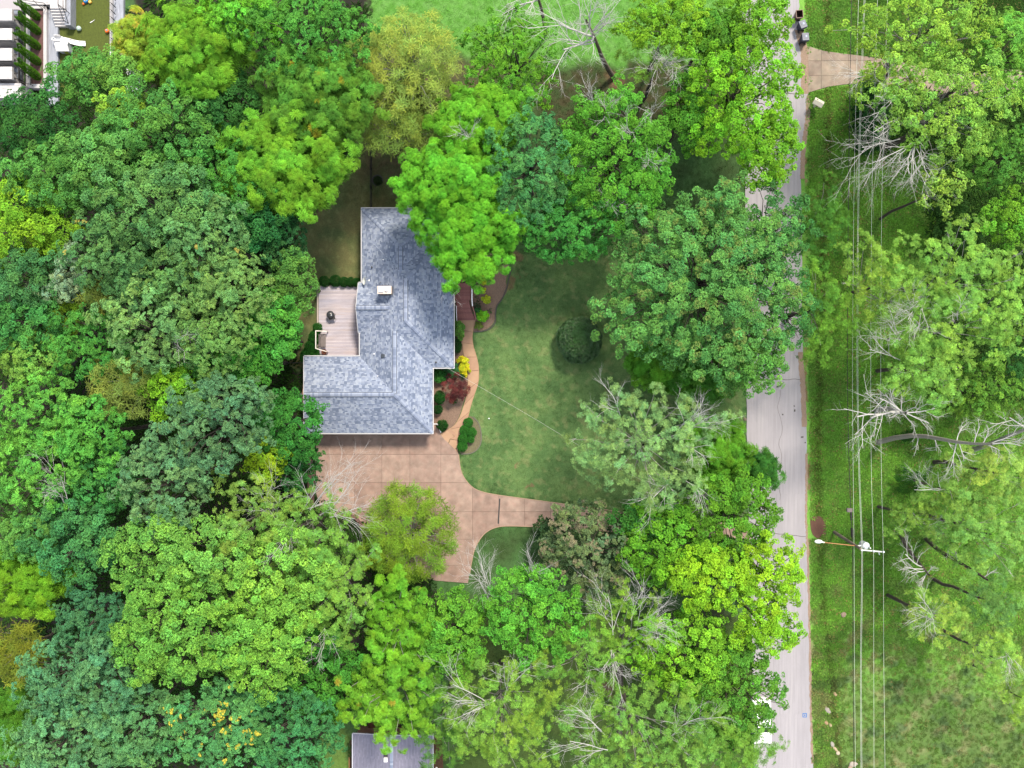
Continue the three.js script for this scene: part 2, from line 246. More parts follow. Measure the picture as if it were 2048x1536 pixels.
struct('mulch_patch', sheet(W(curve([[1622, 1036], [1636, 1032], [1649, 1038], [1652, 1056], [1651, 1072], [1640, 1078], [1626, 1070], [1621, 1052]], 40, true)), 0.03), speckle(std(T(134, 96, 80), 0.98), 0.5));
// ---------------------------------------------------------------- the house
const shingleMap = (() => {                       // 4 m x 4 m of blended shingles, 28 courses
  const N = 1024, rows = 28, r = RNG(21), tone = [[154, 168, 196], [168, 181, 207], [138, 152, 181], [124, 139, 169], [178, 190, 212]].map((c) => T(...c, 1.72));
  const course = []; for (let j = 0; j < rows; j++) { const c = []; let x = 0; while (x < 1) { const w = 0.03 + r() * 0.055, prev = course[j - 1], at = prev && prev.find((t) => t[1] > x + w / 2); const k = at && r() < 0.34 ? at[2] : Math.floor(Math.pow(r(), 1.15) * 5); c.push([x, x + w, k, 0.92 + r() * 0.16]); x += w; } course.push(c); }
  return dataMap(N, N, (u, v) => { const j = Math.min(rows - 1, Math.floor(v * rows)), f = v * rows - j, t = course[j].find((q) => q[1] > u) ?? course[j][0]; const e = f < 0.16 ? 0.62 : 1, n = t[3] * e * (0.94 + 0.12 * noise(u * 500, v * 500)) * (u - t[0] < 0.003 ? 0.75 : 1); const c = tone[t[2]]; return [c[0] * n, c[1] * n, c[2] * n]; });  // low edge of each course darkened: drop shading painted into the colour
})();
shingleMap.repeat.set(0.25, 0.25);
const shingle = std(0xffffff, 0.92, { map: shingleMap, bumpMap: shingleMap, bumpScale: 0.012 });
const capMat = [std(T(168, 180, 205, 1.72), 0.92), std(T(150, 163, 191, 1.72), 0.92), std(T(134, 148, 177, 1.72), 0.92)];
function roofPlane(pts, along) {                  // a slab under a plane polygon given as Vector3 (seen from above anticlockwise or not); uv in metres along the eave and up the slope
  let n = V(0, 0, 0); for (let i = 0; i < pts.length; i++) { const a = pts[i], b = pts[(i + 1) % pts.length]; n.x += (a.y - b.y) * (a.z + b.z); n.y += (a.z - b.z) * (a.x + b.x); n.z += (a.x - b.x) * (a.y + b.y); }
  n.normalize(); if (n.y < 0) { n.negate(); pts = pts.slice().reverse(); }
  const u = along.clone().normalize(), v = n.clone().cross(u).normalize(); if (v.y < 0) { v.negate(); }
  const pos = [], nor = [], uv = [], put = (p, q) => { pos.push(p.x, p.y, p.z); nor.push(q.x, q.y, q.z); uv.push(p.dot(u), p.dot(v)); };
  const low = pts.map((p) => p.clone().setY(p.y - 0.14));
  for (let i = 1; i < pts.length - 1; i++) { for (const k of [0, i, i + 1]) put(pts[k], n); for (const k of [0, i + 1, i]) put(low[k], n.clone().negate()); }
  for (let i = 0; i < pts.length; i++) { const a = i, b = (i + 1) % pts.length, m = pts[b].clone().sub(pts[a]).cross(V(0, 1, 0)).normalize(); for (const q of [pts[a], low[a], low[b], pts[a], low[b], pts[b]]) put(q, m); }
  const g = new THREE.BufferGeometry(); g.setAttribute('position', new THREE.Float32BufferAttribute(pos, 3)); g.setAttribute('normal', new THREE.Float32BufferAttribute(nor, 3)); g.setAttribute('uv', new THREE.Float32BufferAttribute(uv, 2)); return g;
}
function ridgeCaps(parent, a, b, w, step = 0.19, sink = 0.5, seed = 1) {   // overlapping cap shingles bent over a ridge or hip
  const d = b.clone().sub(a), L = d.length(); d.normalize(); const side = d.clone().cross(V(0, 1, 0)).normalize(), up = side.clone().cross(d), r = RNG(seed), by = [[], [], []];
  for (let s = 0; s < L - step * 0.4; s += step) {
    const c = a.clone().addScaledVector(d, s + step * 0.55), k = Math.floor(r() * 2.6), ts = [-1, 1];
    for (const t of ts) { const drop = sink * w * 0.5, p0 = c.clone().addScaledVector(up, 0.045), p1 = c.clone().addScaledVector(side, t * w * 0.5).addScaledVector(up, 0.04 - drop); const zz = p1.clone().sub(p0).normalize().multiplyScalar(t), m = new THREE.Matrix4().makeBasis(d, zz.clone().cross(d), zz); const g = new RoundedBoxGeometry(step * 1.06, 0.022, p0.distanceTo(p1), 1, 0.004); g.rotateZ(0.06).applyMatrix4(m.setPosition(p0.clone().add(p1).multiplyScalar(0.5))); by[k].push(g); }
  }
  by.forEach((g, k) => { if (g.length) stuff(mesh('ridge_cap', g, capMat[k], parent)); });
}
const gutter = (a, b, out) => beam(a.clone().add(out).setY(a.y - 0.05), b.clone().add(out).setY(b.y - 0.05), 0.085, 0.13);
const house = thing('brick_house', 'long one-storey house with blue-grey shingle hip roof, chimney and wooden deck', 'house');
{
  const e = 2.75, h1 = 4.95, h2 = 4.5, EA = V(1, 0, 0), NA = V(0, 0, 1);
  const planes = [
    // east block
    [[[907, 464, e], [907, 735, e], [811, 640, h1], [811, 560, h1]], NA], [[[907, 735, e], [727, 735, e], [811, 640, h1]], EA], [[[907, 464, e], [727, 464, e], [811, 560, h1]], EA], [[[727, 464, e], [727, 735, e], [811, 640, h1], [811, 560, h1]], NA],
    // north wing
    [[[724, 417, e], [880, 417, e], [801, 492, h2]], EA], [[[724, 417, e], [724, 600, e], [801, 600, h2], [801, 492, h2]], NA], [[[880, 417, e], [880, 560, e], [801, 560, h2], [801, 492, h2]], NA],
    // south wing, turning west
    [[[608, 866, e], [865, 866, e], [789, 789, h2], [608, 789, h2]], EA], [[[865, 866, e], [865, 650, e], [789, 650, h2], [789, 789, h2]], NA], [[[608, 713, e], [720, 713, e], [789, 789, h2], [608, 789, h2]], EA], [[[720, 713, e], [720, 640, e], [789, 640, h2], [789, 789, h2]], NA],
    // west gable over the deck doors
    [[[717, 566, e], [792, 566, e], [792, 615, 4.1], [712, 615, 4.1]], EA], [[[717, 665, e], [792, 665, e], [792, 615, 4.1], [712, 615, 4.1]], EA],
  ];
  const roof = mesh('roof', planes.map(([p, a]) => { const q = p.map((c) => P(...c)); return roofPlane(q, a); }), shingle, house);
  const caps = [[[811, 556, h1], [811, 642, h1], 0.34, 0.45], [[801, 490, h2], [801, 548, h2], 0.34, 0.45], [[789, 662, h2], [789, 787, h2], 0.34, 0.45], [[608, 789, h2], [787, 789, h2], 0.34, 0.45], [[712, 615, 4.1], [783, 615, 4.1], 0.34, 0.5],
    [[724, 417, e], [801, 492, h2], 0.3, 0.3], [[880, 417, e], [801, 492, h2], 0.3, 0.3], [[907, 735, e], [811, 640, h1], 0.34, 0.3], [[907, 464, e], [811, 560, h1], 0.34, 0.3], [[865, 866, e], [789, 789, h2], 0.34, 0.3]];
  { const dk = std([0.08, 0.095, 0.125], 0.9); for (const [a, b] of caps.slice(0, 5)) mesh('ridge_shade_strip', beam(P(...a), P(...b), 0.45, 0.05).translate(0, -0.04, 0), dk, roof); }  // dark strips beneath the main ridge caps, added as painted shadow lines
  caps.forEach(([a, b, w, s], i) => ridgeCaps(roof, P(...a).add(V(0, 0.02, 0)), P(...b).add(V(0, 0.02, 0)), w, 0.19, s, i + 3));
  const g = []; const G = (x0, y0, x1, y1, ox, oz) => g.push(gutter(P(x0, y0, e), P(x1, y1, e), V(ox * 0.07, 0, oz * 0.07)));
  G(907, 462, 907, 737, 1, 0); G(865, 735, 908, 735, 0, 1); G(865, 737, 865, 868, 1, 0); G(606, 866, 866, 866, 0, 1); G(608, 713, 720, 713, 0, -1); G(720, 667, 720, 711, -1, 0); G(724, 415, 724, 566, -1, 0); G(722, 417, 882, 417, 0, -1); G(880, 417, 880, 462, 1, 0); G(717, 566, 724, 566, 0, -1); G(717, 665, 721, 665, 0, 1);
  for (const [a, b] of [[[608, 713, e], [608, 789, h2]], [[608, 789, h2], [608, 866, e]], [[717, 566, e], [712, 615, 4.1]], [[712, 615, 4.1], [717, 665, e]]]) g.push(beam(P(...a).add(V(-0.03, -0.05, 0)), P(...b).add(V(-0.03, -0.05, 0)), 0.06, 0.18));
  const gm = std(T(226, 228, 234, 1.9), 0.5); g.forEach((q) => mesh('gutter', q, gm, house));
  // walls below the eaves
  const wl = W([[728, 421], [876, 421], [876, 468], [903, 468], [903, 731], [861, 731], [861, 862], [613, 862], [613, 718], [724, 718], [724, 660], [722, 660], [722, 571], [728, 571]], e);
  const brickMap = dataMap(256, 256, (u, v) => { const r = Math.floor(v * 16), x = u * 5 + (r % 2) * 0.5, f = v * 16 - r, fx = x - Math.floor(x), k = 0.85 + 0.3 * (((Math.floor(x) * 7 + r * 13) % 10) / 10); return f < 0.12 || fx < 0.05 ? [0.42, 0.4, 0.37] : [0.3 * k, 0.15 * k, 0.11 * k]; });
  brickMap.repeat.set(0.8, 0.8); const brick = std(0xffffff, 0.9, { map: brickMap, bumpMap: brickMap, bumpScale: 0.01 });
  mesh('wall', slab(wl, e - 0.06, e - 0.1, 0), brick, house);
  mesh('gable_wall', (() => { const s = new THREE.Shape([[0, 0], [1, 0], [0.5, 0.34]].map(([x, y]) => new THREE.Vector2(x * sz(858, e) - x * sz(721, e), y * 3.6))); const q = new THREE.ExtrudeGeometry(s, { depth: 0.2, bevelEnabled: false }); return q.rotateY(-Math.PI / 2).translate(sx(614, e), e - 0.12, sz(721, e)); })(), brick, house);
  for (const [x0, x1] of [[660, 715], [735, 790]]) { const d = mesh('garage_door', box(sx(x1) - sx(x0), 2.1, 0.06, (sx(x0, e) + sx(x1, e)) / 2, 1.12, sz(862, e) + 0.04), MAT.white, house); const a = []; for (let i = 0; i < 4; i++) a.push(box(sx(x1) - sx(x0) - 0.2, 0.4, 0.03, (sx(x0, e) + sx(x1, e)) / 2, 0.35 + i * 0.52, sz(862, e) + 0.08)); stuff(mesh('door_panel', a, MAT.white, d)); }
  for (const [x, z, ry] of [[903, 660, 1], [903, 705, 1], [861, 790, 1], [728, 470, -1], [728, 530, -1]]) { const c = P(x, z, e).setY(1.5), o = 0.03 * ry, f = mesh('window', [box(0.08, 1.2, 0.06, c.x + o, c.y, c.z - 0.55), box(0.08, 1.2, 0.06, c.x + o, c.y, c.z + 0.55), box(0.08, 0.06, 1.16, c.x + o, c.y + 0.58, c.z), box(0.1, 0.06, 1.2, c.x + o, c.y - 0.58, c.z), box(0.06, 0.04, 1.04, c.x + o, c.y, c.z)], MAT.white, house); mesh('pane', box(0.02, 1.1, 1.04, c.x + o * 0.6, c.y, c.z, 0), std([0.03, 0.035, 0.04], 0.08), f); }
  { const c = P(903, 580, e).setY(1.55); const d = mesh('door', box(0.07, 2.05, 0.95, c.x + 0.02, c.y, c.z), std([0.12, 0.03, 0.02], 0.5), house); mesh('handle', new THREE.SphereGeometry(0.04, 10, 8).translate(c.x + 0.08, c.y - 0.1, c.z + 0.36), MAT.galv, d); }
  // chimney
  const ct = P(769, 580, 5.2), cm = mesh('chimney', box(1.2, 2.6, 0.62, ct.x, 3.9, ct.z, 0.02), brick, house);
  mesh('chimney_cap', box(1.32, 0.12, 0.74, ct.x, 5.25, ct.z, 0.02), std(T(244, 230, 220, 1.6), 0.8), cm);
  mesh('flue', cyl(0.16, 0.16, 0.22, ct.x + 0.22, 5.3, ct.z, 20), MAT.galv, cm); mesh('flue', [box(0.44, 0.18, 0.42, ct.x - 0.3, 5.4, ct.z, 0.02)], MAT.white, cm); mesh('flue', [cyl(0.11, 0.11, 0.05, ct.x + 0.22, 5.52, ct.z, 20)], std([0.35, 0.36, 0.38], 0.5), cm);
  const fl = mesh('flashing', [box(1.3, 0.02, 0.16, ct.x, 4.32, ct.z + 0.36, 0, 0, 0, 0.42), box(0.14, 0.02, 0.8, ct.x + 0.68, 4.55, ct.z, 0, 0, 0, 0.42)], std([0.1, 0.11, 0.13], 0.5), cm);
  // vents on the roof
  for (const [x, y, h, s] of [[781, 541, 4.0, 0.34], [766, 712, 3.95, 0.34]]) { const p = P(x, y, h), v = mesh('roof_vent', [box(s, 0.2, s, p.x, p.y + 0.02, p.z, 0.03, 0, 0, 0.3)], std([0.035, 0.045, 0.06], 0.6), house); mesh('vent_flange', box(s * 1.5, 0.012, s * 1.5, p.x, p.y - 0.03, p.z, 0, 0, 0, 0.42), std(T(118, 130, 158), 0.9), v); }
  for (const [x, y, h, m, r] of [[744, 535, 3.2, MAT.black, 0.07], [767, 520, 3.7, MAT.white, 0.05], [761, 565, 3.6, std([0.1, 0.12, 0.15], 0.6), 0.05], [749, 708, 3.5, MAT.white, 0.05], [756, 752, 3.7, MAT.white, 0.045], [872, 725, 2.95, MAT.black, 0.08]]) { const p = P(x, y, h); mesh('vent_pipe', cyl(r, r, 0.5, p.x, p.y - 0.22, p.z, 10), m, house); }
  mesh('valley_strip', [beam(P(801, 545, h2).setY(h2 + 0.02), P(811, 556, h1).setY(h2 + 0.14), 0.2, 0.02)], capMat[1], house);
  // downspout and gate rail at the south-east corner
  mesh('downspout', [beam(P(866, 848, 2.6), P(874, 848, 2.0), 0.08, 0.08), beam(P(874, 848, 2.0), P(876, 851, 0.5), 0.08, 0.08), beam(P(876, 851, 0.5), P(882, 865, 0.14), 0.1, 0.1)], MAT.white, house);
}
// satellite dish on the roof edge
{
  const p = P(729.5, 563, 3.1), t = thing('satellite_dish', 'small white oval satellite dish on the west edge of the shingle roof', 'satellite dish', p);
  const d = new THREE.SphereGeometry(0.62, 24, 8, 0, 2 * Math.PI, 0, 0.62).scale(1, 1, 1).translate(0, -0.5, 0).rotateX(Math.PI).rotateZ(0.95).translate(0, 0.42, 0);
  mesh('dish', d, std(T(240, 244, 240, 1.5), 0.5), t); mesh('arm', bar(V(0.1, 0.2, 0), V(0.5, 0.52, -0.04), 0.02), MAT.galv, t); mesh('receiver', box(0.1, 0.08, 0.14, 0.52, 0.55, -0.04), MAT.white, t); mesh('mast', bar(V(0, -0.35, 0), V(0.02, 0.3, 0), 0.03), MAT.galv, t);
}
// deck on the west side
const deck = thing('deck', 'weathered pinkish grey board deck beside the west gable of the house', 'deck');
{
  const x0 = sx(636.5), x1 = sx(733), z0 = sz(573), z1 = sz(724), y = 0.5, r = RNG(31);
  const tint = dataMap(128, 128, (u, v) => { const n = 0.9 + 0.2 * tile(u, v, 6, 4), c = [T(192, 192, 214, 1.5), T(216, 202, 202, 1.5)], t = clamp(0.25 + v * 0.0 + 0.9 * tile(u, v, 3, 2) + 0.3); return [0, 1, 2].map((k) => mix(c[0][k], c[1][k], t) * n); });
  const mats = [0, 1, 2].map((i) => { const t = tint.clone(); t.repeat.set(0.16, 0.16); t.offset.set(i * 0.37, i * 0.21); t.needsUpdate = true; return std([0.93 + i * 0.05, 0.93 + i * 0.05, 0.93 + i * 0.05], 0.85, { map: t }); });
  const by = [[], [], []]; let k = 0;
  for (let z = z0 + 0.14; z < z1; z += 0.142) { const len = x1 - x0 - 0.16, g = box(len, 0.04, 0.127, (x0 + x1) / 2 + 0.08, y, z, 0.006); const uv = g.attributes.uv, p = g.attributes.position; for (let i = 0; i < uv.count; i++) uv.setXY(i, p.getX(i) * 0.5 + k * 0.13, p.getZ(i)); by[Math.floor(r() * 3)].push(g); k++; }
  by.forEach((g, i) => stuff(mesh('deck_board', g, mats[i], deck)));
  mesh('border_board', box(0.14, 0.045, z1 - z0, x0 + 0.06, y + 0.004, (z0 + z1) / 2), std(T(218, 204, 192), 0.8), deck); mesh('border_board', box(x1 - x0, 0.045, 0.12, (x0 + x1) / 2, y + 0.006, z0 + 0.03), std(T(214, 196, 188), 0.8), deck);
  mesh('skirt', box(0.04, 0.5, z1 - z0, x0 - 0.02, 0.22, (z0 + z1) / 2), std(T(206, 196, 184), 0.8), deck); mesh('skirt', box(x1 - x0, 0.5, 0.04, (x0 + x1) / 2, 0.22, z0 - 0.03), std(T(206, 196, 184), 0.8), deck);
  mesh('joist', box(x1 - x0 - 0.3, 0.3, z1 - z0 - 0.3, (x0 + x1) / 2, 0.28, (z0 + z1) / 2), std([0.03, 0.022, 0.02], 0.9), deck);
}
{ // kettle grill
  const t = thing('kettle_grill', 'black round kettle grill with a square side shelf on the deck', 'grill', P(662, 630, 0.9).setY(0.52), 0.15);
  mesh('lid', new THREE.SphereGeometry(0.36, 28, 12, 0, Math.PI * 2, 0, Math.PI / 2).scale(1, 0.72, 1).translate(0, 0.74, 0), std([0.03, 0.033, 0.04], 0.35), t); mesh('bowl', new THREE.SphereGeometry(0.36, 28, 12, 0, Math.PI * 2, Math.PI / 2, Math.PI / 2).scale(1, 0.8, 1).translate(0, 0.73, 0), MAT.black, t);
  mesh('rim', new THREE.TorusGeometry(0.365, 0.015, 8, 32).rotateX(Math.PI / 2).translate(0, 0.735, 0), MAT.iron, t); mesh('handle', [bar(V(-0.08, 1.03, 0), V(0.08, 1.03, 0), 0.016), bar(V(-0.08, 0.97, 0), V(-0.08, 1.03, 0), 0.01), bar(V(0.08, 0.97, 0), V(0.08, 1.03, 0), 0.01)], MAT.iron, t);
  mesh('side_shelf', box(0.62, 0.04, 0.6, 0.1, 0.62, 0.2, 0.015), MAT.black, t); for (const [x, z] of [[-0.18, -0.06], [0.38, -0.06], [-0.18, 0.46], [0.38, 0.46]]) mesh('leg', bar(V(x, 0, z), V(x, 0.6, z), 0.02), MAT.iron, t);
  mesh('vent', cyl(0.06, 0.06, 0.03, 0.14, 0.95, 0.08, 12), MAT.galv, t);
}
{ // swing bench
  const t = thing('porch_swing', 'white framed swing bench with grey slatted seat at the deck corner', 'swing bench', P(641, 681, 1).setY(0.52)), w = std(T(246, 240, 232, 1.5), 0.6), g = std(T(150, 140, 138), 0.8);
  mesh('top_beam', beam(V(-0.22, 1.55, -0.92), V(-0.22, 1.55, 0.86), 0.09, 0.09), w, t);
  for (const [z, dz] of [[-0.9, 0.02], [0.82, 0.28]]) { mesh('frame_arm', beam(V(-0.24, 1.5, z), V(0.66, 0.9, z + dz), 0.08, 0.08), w, t); mesh('post', beam(V(-0.24, 1.5, z), V(-0.36, 0, z), 0.08, 0.08), w, t); mesh('post', beam(V(0.66, 0.9, z + dz), V(0.66, 0, z + dz), 0.08, 0.08), w, t); }
  for (let i = 0; i < 5; i++) mesh('seat_slat', box(0.085, 0.025, 1.3, 0.08 + i * 0.1, 0.46, 0, 0.006), g, t); for (let i = 0; i < 4; i++) mesh('back_slat', box(0.025, 0.085, 1.3, 0.02 - i * 0.03, 0.56 + i * 0.11, 0, 0.006), g, t);
  for (const z of [-0.6, 0.6]) mesh('chain', [bar(V(-0.18, 1.5, z), V(0.02, 0.6, z), 0.012), bar(V(-0.18, 1.5, z), V(0.46, 0.47, z), 0.012)], MAT.iron, t);
}
{ const t = thing('flower_pot', 'brown flower pot with withered plant behind the swing bench', 'flower pot', P(649, 704, 0.8).setY(0.52)); mesh('pot', new THREE.LatheGeometry([[0.14, 0], [0.16, 0.02], [0.24, 0.4], [0.27, 0.4], [0.27, 0.46], [0.23, 0.46], [0.22, 0.36], [0, 0.36]].map((p) => new THREE.Vector2(...p)), 20), std(T(150, 92, 72), 0.8), t); const r = RNG(8), g = []; for (let i = 0; i < 26; i++) { const a = r() * 6.28, l = 0.12 + r() * 0.22; g.push(bar(V(0, 0.36, 0), V(Math.cos(a) * l, 0.45 + r() * 0.25, Math.sin(a) * l), 0.012, 0.004, 4)); } mesh('stem', g, std(T(110, 68, 54), 0.9), t); }
// entrance landing and red-brown steps
{
  const t = thing('entrance_steps', 'red-brown wooden landing and steps at the front door', 'steps'), red = [0, 1, 2].map((i) => speckle(std(T(172 + i * 8, 112 + i * 6, 108 + i * 5, 1.7), 0.7), 0.9)), r = RNG(4);
  for (let i = 0; i < 12; i++) mesh('landing_board', box(1.64, 0.04, 0.138, sx(924.5, 1), 0.98, sz(566, 1) + 0.07 + i * 0.142, 0.006), red[Math.floor(r() * 3)], t);
  for (let i = 0; i < 10; i++) { const y = 597.5 + i * 4.3, h = 0.88 - i * 0.085, k = i / 9, xl = mix(912, 914.5, k), xr = mix(938, 951, Math.pow(k, 1.6)); mesh('step_tread', box(sx(xr, h) - sx(xl, h), 0.05, 0.23, (sx(xl, h) + sx(xr, h)) / 2, h, sz(y + 2, h), 0.012), red[Math.floor(r() * 3)], t); mesh('step_riser', box(sx(xr, h) - sx(xl, h) - 0.04, 0.1, 0.03, (sx(xl, h) + sx(xr, h)) / 2, h - 0.05, sz(y + 4.4, h) - 0.03, 0), std([0.11, 0.035, 0.03], 0.8), t); }
  mesh('stringer', slab(W([[909, 563], [942, 563], [941, 596], [911, 596]]), 0.9, 0.9, 0), std([0.06, 0.03, 0.026], 0.9), t);
  const rail = [[943.5, 563, 1.95], [944, 585, 1.95], [944, 600, 1.9], [945, 612, 1.6], [949, 625, 1.2], [951.5, 638, 0.9]]; for (let i = 0; i < rail.length - 1; i++) mesh('handrail', beam(P(...rail[i]), P(...rail[i + 1]), 0.1, 0.06), i < 3 ? MAT.white : red[1], t);
  mesh('handrail', beam(P(922, 562, 1.95), P(944, 562, 1.95), 0.1, 0.06), red[0], t);
  for (const q of [...rail, [923, 562, 1.95], [933, 562, 1.95]]) { const a = P(...q); mesh('post', beam(a.clone().setY(0), a.clone().setY(a.y - 0.04), 0.08, 0.08), red[1], t); }
  mesh('railing_panel', [0, 1, 2, 3, 4, 5, 6, 7, 8, 9, 10].map((i) => { const a = P(943.7, 565 + i * 3.2, 1.9); return beam(a.clone().setY(0.98), a, 0.04, 0.04); }), red[2], t);
  mesh('handrail', beam(P(912.5, 612, 1.3), P(914, 648, 0.8), 0.07, 0.06), MAT.white, t); for (const q of [[912.5, 612, 1.3], [914, 648, 0.8]]) mesh('post', beam(P(...q).setY(0), P(...q), 0.06, 0.06), MAT.white, t);
}
{ // air conditioner, white meter box, brick edging walls
  const t = thing('air_conditioner', 'grey outdoor air conditioner at the west end of the garage', 'air conditioner', P(603, 795, 0.8).setY(0)); mesh('case', box(0.8, 0.75, 0.8, 0, 0.42, 0, 0.06), std(T(176, 180, 188), 0.5, { metalness: 0.2 }), t); mesh('fan_guard', new THREE.TorusGeometry(0.27, 0.015, 6, 28).rotateX(Math.PI / 2).translate(0, 0.81, 0), MAT.iron, t); mesh('fan', [cyl(0.26, 0.26, 0.01, 0, 0.795, 0, 24)], MAT.black, t); mesh('hub', cyl(0.08, 0.08, 0.04, 0, 0.8, 0, 14), MAT.iron, t); mesh('pad', box(1, 0.08, 1, 0, 0.02, 0), concrete, t);
  const u = thing('utility_box', 'white box against the north eave under the bright tree', 'utility box', P(818, 412, 1.6).setY(0)); mesh('case', box(0.55, 1.6, 0.4, 0, 0.82, 0, 0.03), MAT.white, u); mesh('cap', box(0.6, 0.05, 0.45, 0, 1.64, 0), MAT.white, u);
  const bw = thing('brick_wall', 'low pinkish brown wall along the west edge of the driveway', 'wall'), bm = [0, 1, 2].map((i) => speckle(std(T(150 + 10 * i, 112 + 8 * i, 106 + 7 * i), 0.9), 1)); const r = RNG(6);
  mesh('footing', beam(P(622.5, 880, 0).setY(0.1), P(620.5, 1012, 0).setY(0.1), 0.5, 0.3), bm[0], bw); for (let i = 0; i < 32; i++) { const q = P(mix(624.5, 622.5, i / 31), 882 + i * 4.15, 0.35); mesh('capstone', box(0.54, 0.1, 0.19, q.x, 0.3, q.z, 0.015, (r() - 0.5) * 0.05), bm[Math.floor(r() * 3)], bw); }
  const rw = thing('retaining_wall', 'curved dark retaining wall at the driveway corner by the bare twigs', 'wall'); const q = curve([[640, 1012], [664, 1024], [690, 1030], [706, 1032], [718, 1042], [728, 1058]], 22); for (let i = 0; i < q.length - 1; i++) mesh('block', beam(P(...q[i], 0).setY(0.12), P(mix(q[i][0], q[i + 1][0], 0.96), mix(q[i][1], q[i + 1][1], 0.96), 0).setY(0.12), 0.3, 0.34), bm[i % 3], rw);
}
function fence(a, b, label, h = 1.2) {
  const t = thing('fence', label, 'fence'), L = a.distanceTo(b), n = Math.max(2, Math.round(L / 1.8));
  for (let i = 0; i <= n; i++) { const p = a.clone().lerp(b, i / n); mesh('post', beam(p.clone().setY(0), p.clone().setY(h + 0.05), 0.08, 0.08), MAT.black, t); }
  for (const y of [0.15, h - 0.12]) mesh('rail', beam(a.clone().setY(y), b.clone().setY(y), 0.05, 0.05), MAT.black, t);
  const pk = []; for (let s = 0.06; s < L; s += 0.11) { const p = a.clone().lerp(b, s / L); pk.push(new THREE.BoxGeometry(0.02, h - 0.05, 0.02).translate(p.x, h / 2 + 0.02, p.z)); } stuff(mesh('picket', pk, MAT.black, t)); return t;
}
fence(P(744, 302), P(744, 416), 'black picket fence running north from the house roof to the trees');
fence(P(546, 726), P(611, 726), 'black picket fence from the west garage corner into the wood');
fence(P(741, 52), P(742, 96), 'black picket fence beside the bright lawn north of the tall cedar');
{ const t = thing('tree_ring', 'round dark planter ring with a clipped shrub by the north fence', 'planter', P(755, 361)); mesh('ring', new THREE.TorusGeometry(0.5, 0.07, 8, 28).rotateX(Math.PI / 2).translate(0, 0.08, 0), std([0.05, 0.05, 0.05], 0.8), t); mesh('soil', cyl(0.48, 0.48, 0.06, 0, 0, 0, 24), std([0.03, 0.025, 0.02], 1), t); }
